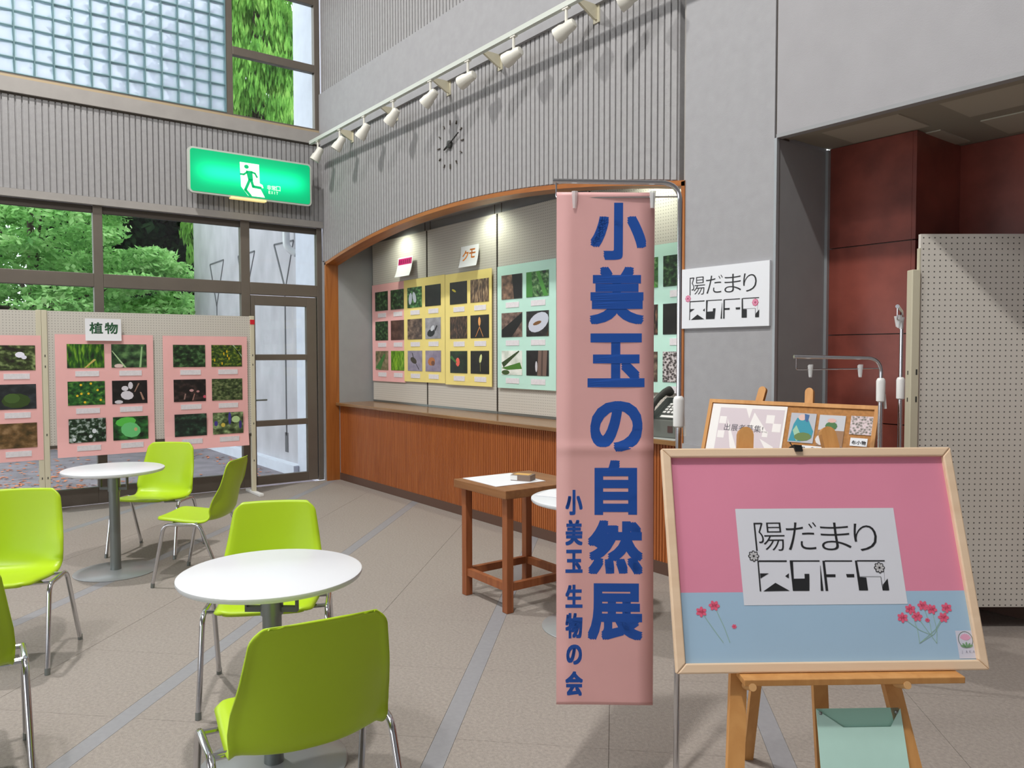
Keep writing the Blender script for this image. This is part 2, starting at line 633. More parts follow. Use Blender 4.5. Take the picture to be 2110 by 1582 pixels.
tr = struct('trim_1', label='oak lining around the arched niche')
obj('jamb', MB().box(0.06, 0.09, -0.008, 0.152, 0, arch(XL) - 0.0), M['oak'], tr)
obj('jamb', MB().box(5.43, 5.458, -0.008, 0.152, 0, arch(XR) - 0.0), M['oak'], tr)
mb = MB()
n = 48
vs, fs = [], []
for i in range(n + 1):
    x = 0.06 + (5.458 - 0.06) * i / n
    z = arch(min(max(x, XL), XR))
    vs += [(x, -0.008, z - 0.03), (x, -0.008, z + 0.004), (x, 0.152, z + 0.004), (x, 0.152, z - 0.03)]
for i in range(n):
    a, b = 4 * i, 4 * i + 4
    fs += [(a, b, b + 1, a + 1), (a + 1, b + 1, b + 2, a + 2), (a + 2, b + 2, b + 3, a + 3), (a + 3, b + 3, b, a)]
mb.add(vs, fs)
obj('arch_lining', mb, M['oak_x'], tr)

wn = struct('wall_niche', label='grey inner walls and soffit of the display niche')
obj('side_wall', MB().box(-0.02, 0.09, 0.15, 0.66, 0, 3.0), M['grey'], wn)
obj('side_wall', MB().box(5.43, 5.455, 0.15, 0.66, 0, 3.0), M['grey'], wn)
obj('back_wall', MB().box(0.0, 5.45, 0.62, 0.68, 0, 3.0), M['grey'], wn)
obj('soffit', MB().box(0.0, 5.455, 0.15, 0.68, 2.93, 3.0), M['wall'], wn)

# counter below the niche
ct = thing('display_counter', 'long built-in counter with reeded orange wood front under the arched niche', 'counter', (2.76, 0.2, 0))
mb = MB()
p = 0.0262
n = int(5.34 / p)
for i in range(n):
    mb.box(-2.67 + i * p, -2.67 + (i + 1) * p - 0.007, -0.04, -0.028, 0.085, 0.892)
mb.box(-2.67, 2.67, -0.028, 0.0, 0.085, 0.892)
obj('reeded_front', mb, M['slat'], ct)
obj('plinth', MB().box(-2.67, 2.67, -0.046, 0.0, 0.0, 0.085), M['plinth'], ct)
obj('worktop', MB().box(-2.69, 2.672, -0.095, 0.415, 0.892, 0.925), M['top'], ct, bevel=0.004)

# hanging boards at the back of the niche
xs = [0.126, 1.404, 2.69, 3.972, 5.27]
for i in range(4):
    w = xs[i + 1] - xs[i]
    t = thing('display_board', ['beige hanging display board at the corner end of the niche', 'beige hanging display board behind the orange lettered card',
                                'beige hanging display board behind the mint green poster', 'beige hanging display board behind the grey telephone'][i],
              'board', (xs[i], 0.585, 0.95), 0, 'display boards hanging in the niche')
    obj('panel', MB().box(0.004, w - 0.004, 0.0, 0.02, 0.0, 1.89), M['peg'], t)
    obj('edge_strip', MB().box(w - 0.014, w - 0.004, -0.006, 0.02, 0.0, 1.885), M['frame_d'], t)
    obj('foot_rail', MB().box(0.004, w - 0.004, -0.002, 0.022, -0.024, 0.0), M['steel'], t)
    for hx in (0.05, w - 0.06):
        obj('hanger_wire', MB().tube([(hx, 0.01, 1.86), (hx, 0.01, 1.985)], 0.004, 6), M['frame_d'], t)

# downlights in the niche
for i, (lx, lab) in enumerate(((0.95, 'small round downlight in the niche soffit nearest the corner'), (2.62, 'small round downlight in the niche soffit between two boards'), (4.75, 'small round downlight in the niche soffit above the telephone end'))):
    t = thing('downlight', lab, 'downlight', (lx, 0.42, 2.93), 0, 'downlights in the niche')
    obj('trim_ring', MB().lathe([(0.05, -0.004), (0.062, -0.004), (0.062, 0.0), (0.05, 0.0)], 24), M['whitep'], t)
    obj('lens', MB().lathe([(0.0, -0.001), (0.05, -0.001)], 24), emis('downlight_glow', (255, 250, 225), 6), t)
    l = bpy.data.lights.new('downlight_beam', 'SPOT')
    l.energy = 22
    l.spot_size = R(150)
    l.spot_blend = 0.8
    l.shadow_soft_size = 0.05
    l.color = (0.95, 1.0, 0.82)
    lo = bpy.data.objects.new('downlight_beam', l)
    COL.objects.link(lo)
    lo.location = (lx, 0.33, 2.915)
    lo.rotation_euler = (R(14), 0, 0)

# ------------------------------------------------------------------ alcove to the right
wa = struct('wall_alcove', label='dark red stone panels at the back of the recessed opening')
zs = [0.0, 0.085, 0.59, 1.10, 1.61, 2.125, 2.72]
for i in range(len(zs) - 1):
    m_ = M['red'] if i else M['plinth']
    a, b = zs[i] + 0.003, zs[i + 1] - 0.003
    obj('panel', MB().box(6.118, 6.60, 0.53, 0.55, a, b), m_, wa)
    obj('panel', MB().box(6.60, 6.622, 0.532, 1.07, a, b), m_, wa)
    for k in range(5):
        obj('panel', MB().box(6.622 + k * 0.9, 6.622 + (k + 1) * 0.9 - 0.006, 1.07, 1.09, a, b), m_, wa)
obj('backing', MB().box(6.1, 6.598, 0.55, 1.2, 0, 2.75).box(6.598, 12, 1.09, 1.2, 0, 2.75).box(11.9, 12, 0.1, 1.2, 0, 2.75), M['frame_d'], wa)
ca = struct('ceiling_alcove', MB().box(6.1, 12, 0.14, 1.2, 2.72, 2.78), M['soffit'], label='low beige soffit over the recessed opening')
obj('edge_lip', MB().box(6.102, 13.9, -0.002, 0.05, 2.70, 2.72), M['grey'], ca)
obj('edge_board', MB().box(6.102, 13.9, 0.05, 0.14, 2.71, 2.72), M['soffit'], ca)
for k in range(6):
    for q in range(2):
        obj('soffit_panel', MB().box(6.28 + k * 0.62, 6.70 + k * 0.62, 0.13 + q * 0.5, 0.5 + q * 0.5, 2.714, 2.72), M['soffit2'], ca)

# ------------------------------------------------------------------ left wall (x = 0)
wl = struct('wall_left', label='grey ribbed wall band between the lower and the upper windows')
mb = MB()
p = 0.0545
YE = -6.6
n = int(-YE / p)
for i in range(n):
    mb.box(-0.014, 0.0, -(i + 1) * p + 0.013, -i * p, 3.062, 3.93)
mb.box(-0.2, -0.014, YE, 0.0, 3.0, 3.95)
obj('ribbing', mb, M['rib'], wl)
obj('moulding', MB().box(-0.03, 0.018, YE, 0.0, 2.985, 3.058), M['sill'], wl)
obj('sill_band', MB().box(-0.2, 0.03, YE, 0.0, 3.95, 4.085), M['sill'], wl)
obj('joint_shadow', MB().box(-0.02, -0.004, YE, 0.0, 3.93, 3.95), M['frame_d'], wl)
obj('sunlit_frame_strip', MB().box(-0.12, -0.005, YE, 0.0, 4.085, 4.118), M['tan'], wl)  # frame edge painted tan for the light lying on it
mb = MB()
for i in range(n):
    mb.box(-0.014, 0.0, -(i + 1) * p + 0.013, -i * p, 5.75, 7.45)
mb.box(-0.2, -0.014, YE, 0.0, 5.70, 7.45)
obj('ribbing', mb, M['rib'], wl)
obj('pier', MB().box(-0.2, 0.0, YE, -3.42, 4.085, 5.72).box(-0.2, 0.0, -9.4, YE, 0, 7.45), M['wall'], wl)

# lower windows
w1 = struct('window_1', label='bronze framed ground floor windows with garden view')
FX0, FX1 = -0.10, -0.025


def fbar(parent, name, y0, y1, z0, z1, x0=FX0, x1=FX1, m='frame'):
    return obj(name, MB().box(x0, x1, y0, y1, z0, z1), M[m], parent, bevel=0.004)


for yc, hw in ((-6.55, 0.05), (-5.3, 0.045), (-3.84, 0.045), (-2.371, 0.043), (-0.905, 0.05), (-0.03, 0.032)):
    fbar(w1, 'mullion', yc - hw, yc + hw, 0, 2.985)
for a, b in ((-6.5, -5.345), (-5.255, -3.885), (-3.795, -2.414), (-2.328, -0.955), (-0.855, -0.062)):
    fbar(w1, 'transom', a, b, 2.175, 2.31)
    fbar(w1, 'head', a, b, 2.915, 2.985, -0.10, -0.05, 'frame_d')  # darker bronze paints in the shade of the recess under the moulding
    obj('pane', MB().box(-0.072, -0.066, a, b, 2.31, 2.915), M['glass'], w1)
    if b > -0.5:
        continue
    fbar(w1, 'bottom_rail', a, b, 0, 0.165)
    obj('pane', MB().box(-0.072, -0.066, a, b, 0.165, 2.175), M['glass'], w1)

dr = struct('door_1', label='bronze framed glass door beside the corner')
fbar(dr, 'stile', -0.85, -0.802, 0.012, 2.165, -0.09, -0.03)
fbar(dr, 'stile', -0.196, -0.075, 0.012, 2.165, -0.09, -0.03)
for a, b in ((0.012, 0.113), (0.68, 0.746), (1.433, 1.50), (2.056, 2.165)):
    fbar(dr, 'rail', -0.802, -0.196, a, b, -0.09, -0.03)
for a, b in ((0.113, 0.68), (0.746, 1.433), (1.50, 2.056)):
    obj('pane', MB().box(-0.063, -0.057, -0.802, -0.196, a, b), M['glass'], dr)
obj('handle', MB().tube([(-0.03, -0.825, 0.985), (0.02, -0.825, 0.985), (0.025, -0.815, 0.985), (0.025, -0.70, 0.985)], 0.010, 8).box(-0.03, -0.024, -0.845, -0.805, 0.93, 1.04), M['steel'], dr)

# upper window: glass blocks and clear panes
w2 = struct('window_2', label='upper window of glass blocks with a clear pane pair beside the corner')
for y0, y1, z0, z1, nm in ((-1.085, -1.012, 4.118, 5.72, 'mullion'), (-0.068, 0.0, 4.118, 5.72, 'mullion'), (-1.012, -0.068, 4.118, 4.14, 'rail'), (-1.012, -0.068, 4.785, 4.875, 'transom'),
                           (-1.012, -0.068, 5.56, 5.72, 'head'), (-3.42, -1.085, 5.60, 5.72, 'head'), (-3.42, -3.36, 4.118, 5.60, 'mullion'), (-3.36, -1.085, 4.118, 4.14, 'rail')):
    fbar(w2, nm, y0, y1, z0, z1)
obj('pane', MB().box(-0.072, -0.066, -1.012, -0.068, 4.14, 4.785), M['glass'], w2)
obj('pane', MB().box(-0.072, -0.066, -1.012, -0.068, 4.875, 5.56), M['glass'], w2)


def block_mesh(w, h, d):
    mb = MB()
    n = 6
    hw, hh, hd = w / 2, h / 2, d / 2

    def face(sx):
        vs, fs = [], []
        for i in range(n + 1):
            for j in range(n + 1):
                u, v = -1 + 2 * i / n, -1 + 2 * j / n
                e = max(abs(u), abs(v))
                x = hd - 0.016 * (1 - e ** 4) + (-0.01 if e == 1 else 0)
                vs.append((sx * x, u * hw, v * hh))
        for i in range(n):
            for j in range(n):
                a = i * (n + 1) + j
                q = (a, a + n + 1, a + n + 2, a + 1)
                fs.append(q if sx > 0 else q[::-1])
        return vs, fs
    k = (n + 1) ** 2
    v1, f1 = face(1)
    v2, f2 = face(-1)
    mb.add(v1, f1, 0, True)
    mb.add(v2, f2, 0, True)
    ring = [i * (n + 1) for i in range(n + 1)] + [n * (n + 1) + j for j in range(1, n + 1)] + [i * (n + 1) + n for i in range(n - 1, -1, -1)] + [j for j in range(n - 1, 0, -1)]
    for a, b in zip(ring, ring[1:] + ring[:1]):
        mb.f.append([b, a, a + k, b + k]); mb.m.append(0); mb.sm.append(False)
    return mesh('glass_block', mb, M['block'], 60)


BP, BH = 0.1625, 0.1455
bm_ = block_mesh(BP - 0.009, BH - 0.008, 0.09)
for i in range(14):
    for j in range(10):
        o = obj('glass_block', bm_, None, w2, (-0.06, -1.089 - BP * (i + 0.5), 4.143 + BH * (j + 0.5)))
        if (i + j) % 2:
            o.rotation_euler = (PI, 0, 0)
mb = MB()
for i in range(15):
    mb.box(-0.10, -0.02, -1.089 - BP * i - 0.005, -1.089 - BP * i + 0.005, 4.14, 5.6)
for j in range(11):
    mb.box(-0.098, -0.022, -3.364, -1.085, 4.143 + BH * j - 0.004, 4.143 + BH * j + 0.004)
obj('mortar_joints', mb, mat('mortar', (104, 132, 138), 0.8), w2)

# rest of the hall, mostly out of view
struct('ceiling', MB().box(-0.2, 14, -9.5, 0.15, 7.45, 7.6), mat('ceiling_paint', (205, 205, 203), 0.9), label='high pale ceiling of the hall')
struct('wall_rear', MB().box(13.9, 14.0, -9.5, 1.2, 0, 7.45), M['wall'], label='grey wall behind the viewer')
mb = MB()
for x0, x1 in ((0, 1.2), (3.8, 4.6), (7.2, 8.0), (10.6, 13.9)):
    mb.box(x0, x1, -9.5, -9.4, 0, 7.45)
for x0, x1 in ((1.2, 3.8), (4.6, 7.2), (8.0, 10.6)):  # openings added out of view to let in soft sky fill
    mb.box(x0, x1, -9.5, -9.4, 0, 0.6).box(x0, x1, -9.5, -9.4, 2.4, 7.45)
struct('wall_opposite', mb, M['wall'], label='unseen grey wall opposite the niche with three wide openings added for daylight fill')

# ------------------------------------------------------------------ exit sign
es = thing('exit_sign', 'large green backlit sign with a running figure above the glass door', 'exit sign', (0.15, -0.87, 3.435), R(90))


def rrect(w, h, r, n=5):
    pts = []
    for cx, cz, a0 in ((w / 2 - r, h / 2 - r, 0), (-w / 2 + r, h / 2 - r, 90), (-w / 2 + r, -h / 2 + r, 180), (w / 2 - r, -h / 2 + r, 270)):
        for k in range(n + 1):
            a = R(a0 + 90 * k / n)
            pts.append((cx + r * math.cos(a), cz + r * math.sin(a)))
    return pts


obj('housing', MB().plate(rrect(1.35, 0.478, 0.045), -0.002, 0.045), M['track'], es)


obj('mounting_box', MB().box(-0.45, 0.55, 0.045, 0.148, -0.15, 0.15), M['track'], es)


def sign_face():
    m = bpy.data.materials.new('backlit_green')
    m.use_nodes = True
    N, L = nt(m)
    b = N['Principled BSDF']
    b.inputs['Base Color'].default_value = (0.0, 0.25, 0.1, 1)
    b.inputs['Roughness'].default_value = 0.3
    tc = N.new('ShaderNodeTexCoord')
    sp = N.new('ShaderNodeSeparateXYZ')
    L.new(tc.outputs['Object'], sp.inputs[0])

    def gauss(out, c, wdt, pw=2.0):
        a = N.new('ShaderNodeMath'); a.operation = 'MULTIPLY_ADD'; a.inputs[1].default_value = 1 / wdt; a.inputs[2].default_value = -c / wdt
        L.new(out, a.inputs[0])
        ab = N.new('ShaderNodeMath'); ab.operation = 'ABSOLUTE'; L.new(a.outputs[0], ab.inputs[0])
        p = N.new('ShaderNodeMath'); p.operation = 'POWER'; p.inputs[1].default_value = pw; L.new(ab.outputs[0], p.inputs[0])
        ng = N.new('ShaderNodeMath'); ng.operation = 'MULTIPLY'; ng.inputs[1].default_value = -1; L.new(p.outputs[0], ng.inputs[0])
        e = N.new('ShaderNodeMath'); e.operation = 'EXPONENT'; L.new(ng.outputs[0], e.inputs[0])
        return e.outputs[0]
    gz = gauss(sp.outputs['Z'], 0.0, 0.12)  # glow of the inner tube painted into the emission, strongest mid-face
    gx = gauss(sp.outputs['X'], 0.0, 0.60, 8.0)
    mu = N.new('ShaderNodeMath'); mu.operation = 'MULTIPLY'
    L.new(gz, mu.inputs[0]); L.new(gx, mu.inputs[1])
    rp = N.new('ShaderNodeValToRGB')
    els = rp.color_ramp.elements
    els[0].position = 0.0; els[0].color = (0.0, 0.36, 0.13, 1)
    els[1].position = 1.0; els[1].color = (0.02, 1.05, 0.62, 1)
    e3 = els.new(0.55); e3.color = (0.0, 0.85, 0.33, 1)
    L.new(mu.outputs[0], rp.inputs[0])
    L.new(rp.outputs[0], b.inputs['Emission Color'])
    b.inputs['Emission Strength'].default_value = 0.95
    return m


obj('sign_face', MB().plate(rrect(1.31, 0.44, 0.03), -0.006, 0.0), sign_face(), es)
mb = MB()
mb.flat([(-0.142, 0.147), (0.068, 0.147), (0.075, -0.105), (0.13, -0.205), (-0.055, -0.205), (-0.13, -0.115)], -0.0075)
mb.flat([(0.07, -0.055), (0.105, -0.07), (0.115, -0.105), (0.07, -0.10)], -0.0075)
obj('doorway_symbol', mb, emis('sign_white', (255, 252, 235), 1.0), es)
mb = MB()
yq = -0.009
mb.flat([(-0.070 + 0.026 * math.cos(a * PI / 8), 0.105 + 0.022 * math.sin(a * PI / 8)) for a in range(16)], yq)


def stroke(mb, pts, w, y, mi=0):
    for (a, b) in zip(pts, pts[1:]):
        d = Vector((b[0] - a[0], b[1] - a[1]))
        L_ = d.length
        d /= L_
        nx, nz = -d.y * w / 2, d.x * w / 2
        mb.flat([(a[0] + nx - d.x * w * .25, a[1] + nz - d.y * w * .25), (a[0] - nx - d.x * w * .25, a[1] - nz - d.y * w * .25), (b[0] - nx + d.x * w * .25, b[1] - nz + d.y * w * .25), (b[0] + nx + d.x * w * .25, b[1] + nz + d.y * w * .25)], y, mi)
    return mb


mb.flat([(-0.078, 0.064), (-0.006, 0.066), (0.0, -0.035), (-0.052, -0.04)], yq)
stroke(mb, [(-0.062, 0.05), (-0.10, 0.018), (-0.138, 0.018)], 0.020, yq)
stroke(mb, [(-0.02, 0.055), (0.022, 0.045), (0.045, 0.005)], 0.020, yq)
stroke(mb, [(-0.02, -0.03), (0.0, -0.10), (0.085, -0.105)], 0.030, yq)
stroke(mb, [(-0.035, -0.03), (-0.085, -0.145), (-0.03, -0.205)], 0.030, yq)
obj('running_figure', mb, emis('sign_figure_green', (0, 170, 105), 0.7), es)
mb = MB()
for i, ch in enumerate('非常口'):
    glyph(mb, ch, 0.155 + i * 0.052, 0.202 + i * 0.052, -0.115, -0.062, -0.0075)
for i, ch in enumerate('EXIT'):
    glyph(mb, ch, 0.172 + i * 0.029 + (0.008 if ch == 'I' else 0), 0.192 + i * 0.029 - (0.008 if ch == 'I' else 0), -0.155, -0.125, -0.0075)
obj('lettering', mb, emis('sign_lettering', (235, 255, 225), 0.95), es)
obj('light_strip', MB().box(-0.24, 0.145, -0.012, 0.06, -0.252, -0.233), emis('sign_strip', (250, 225, 150), 0.75), es)

# ------------------------------------------------------------------ lighting track with spotlights
YT, ZT = -0.22, 3.90
lt = thing('lighting_track', 'pale lighting track on brackets running along the ribbed wall', 'lighting track', (0, 0, ZT))
obj('rail', MB().box(0.20, 6.3, YT - 0.018, YT + 0.018, -0.015, 0.022), M['track'], lt)
for bx in (0.82, 1.80, 2.76, 3.53, 4.66, 5.6):
    mb = MB()
    mb.plate([(0, 0), (0.22 - 0.0, 0.0), (0.22, -0.10), (0.19, -0.10)], -0.01, 0.01)
    # bracket profile lies in y-z: turn the plate so its x runs along +y
    o = obj('bracket', mb, M['cream'], lt, (bx, YT, 0.03), (0, 0, R(90)))
    obj('wall_plate', MB().box(0.212, 0.220, -0.03, 0.03, -0.12, 0.03), M['cream'], o)


def make_spot(name, label, x, aim):
    t = thing(name, label, 'spotlight', (x, YT, ZT - 0.015), 0, 'spotlights along the lighting track')
    obj('stem', MB().tube([(0, 0, 0), (0, 0, -0.115)], 0.011, 8).box(-0.03, 0.03, -0.014, 0.014, -0.012, 0.0), M['spot'], t)
    d = Vector(aim).normalized()
    q = d.to_track_quat('Z', 'Y').to_matrix()
    obj('lamp_head', MB().lathe([(0.018, -0.075), (0.032, -0.07), (0.04, -0.045), (0.042, 0.0), (0.052, 0.03), (0.056, 0.085), (0.05, 0.085), (0.044, 0.05)], 18, (0, 0, -0.145), 0, q), M['spot'], t)
    obj('lens', MB().lathe([(0.0, 0.052), (0.046, 0.052)], 18, (0, 0, -0.145), 0, q), M['steel'], t)
    return t


sxs = [(0.40, (-0.25, -0.35, -0.75)), (0.965, (-0.3, -0.35, -0.7)), (1.53, (-0.4, -0.25, -0.6)), (2.13, (-0.5, -0.2, -0.55)), (2.80, (-0.6, -0.25, -0.5)), (3.38, (-0.8, -0.2, -0.22)), (3.99, (-0.8, -0.2, -0.25)), (4.585, (-0.75, -0.25, -0.35)), (5.2, (-0.7, -0.3, -0.3))]
ords = ['at the track end over the exit sign', 'second from the corner end of the track', 'third from the corner end of the track', 'fourth from the corner end of the track', 'fifth from the corner, above the clock', 'sixth from the corner, right of the clock', 'seventh from the corner end of the track', 'eighth from the corner end of the track', 'ninth from the corner, cut by the picture edge']
for (x, a), w in zip(sxs, ords):
    make_spot('spotlight', 'white track spotlight ' + w, x, a)

# wall clock
ck = thing('wall_clock', 'frameless clock with dark hour marks and hands on the ribbed wall', 'clock', (2.78, -0.004, 3.37))
for k in range(12):
    a = PI / 2 - k * PI / 6
    c, s = math.cos(a), math.sin(a)
    ln = 0.03 if k % 3 else 0.042
    obj('hour_mark', MB().bar((0.215 * c, 0, 0.215 * s), ((0.215 - ln) * c, 0, (0.215 - ln) * s), 0.008, 0.015, (0, 1, 0)), M['frame_d'], ck)
obj('hub', MB().lathe([(0.035, 0), (0.035, 0.02), (0.01, 0.028)], 16, (0, 0, 0), 0, Matrix.Rotation(R(90), 3, 'X')), M['dark'], ck)
obj('hand', MB().bar((0.04, -0.014, 0.02), (-0.085, -0.014, -0.035), 0.005, 0.018, (0, 1, 0)), M['dark'], ck)
obj('hand', MB().bar((-0.03, -0.02, -0.02), (0.16, -0.02, 0.07), 0.004, 0.012, (0, 1, 0)), M['dark'], ck)

# ------------------------------------------------------------------ posters with photographs
PM = {}


def photo_mat(c0, c1, c2, scale=6, kind='n', pos=(0.35, 0.55, 0.75), seed=0, stretch=(1, 1, 1)):
    k = (c0, c1, c2, scale, kind, pos, seed, stretch)
    if k in PM:
        return PM[k]
    m = bpy.data.materials.new('printed_photo')
    m.use_nodes = True
    N, L = nt(m)
    b = N['Principled BSDF']
    b.inputs['Roughness'].default_value = 0.45
    tc = N.new('ShaderNodeTexCoord')
    mp = N.new('ShaderNodeMapping')
    mp.inputs['Location'].default_value = (seed * 1.7, seed * 0.9, seed * 2.3)
    mp.inputs['Scale'].default_value = stretch
    L.new(tc.outputs['Generated'], mp.inputs[0])
    if kind == 'w':
        n = N.new('ShaderNodeTexNoise'); n.inputs['Scale'].default_value = scale; n.inputs['Detail'].default_value = 5; mp.inputs['Scale'].default_value = (4.5, 1, 0.8); mp.inputs['Rotation'].default_value = (0, 0.35 * (seed % 3 - 1), 0)
    elif kind == 'v':
        n = N.new('ShaderNodeTexVoronoi'); n.inputs['Scale'].default_value = scale
    else:
        n = N.new('ShaderNodeTexNoise'); n.inputs['Scale'].default_value = scale; n.inputs['Detail'].default_value = 5
    L.new(mp.outputs[0], n.inputs['Vector'])
    r = N.new('ShaderNodeValToRGB')
    e = r.color_ramp.elements
    e[0].position, e[1].position = pos[0], pos[2]
    e[0].color, e[1].color = (*lin(c0), 1), (*lin(c2), 1)
    x = e.new(pos[1]); x.color = (*lin(c1), 1)
    L.new(n.outputs[0], r.inputs[0])
    L.new(r.outputs[0], b.inputs['Base Color'])
    PM[k] = m
    return m


FM = {}


def flat_col(c):
    if c not in FM:
        FM[c] = mat('print_ink', c, 0.5)
    return FM[c]


def ell(cx, cy, rx, ry, rot=0, n=10):
    return [(cx + rx * math.cos(2 * PI * k / n) * math.cos(rot) - ry * math.sin(2 * PI * k / n) * math.sin(rot), cy + rx * math.cos(2 * PI * k / n) * math.sin(rot) + ry * math.sin(2 * PI * k / n) * math.cos(rot)) for k in range(n)]


BK, DG, MG, LG = (14, 16, 14), (18, 36, 20), (44, 92, 36), (120, 168, 70)
BR, TN, GY = (70, 50, 38), (150, 118, 90), (140, 140, 146)
DARKG = ((10, 20, 12), (30, 60, 28), (90, 130, 80), 7)
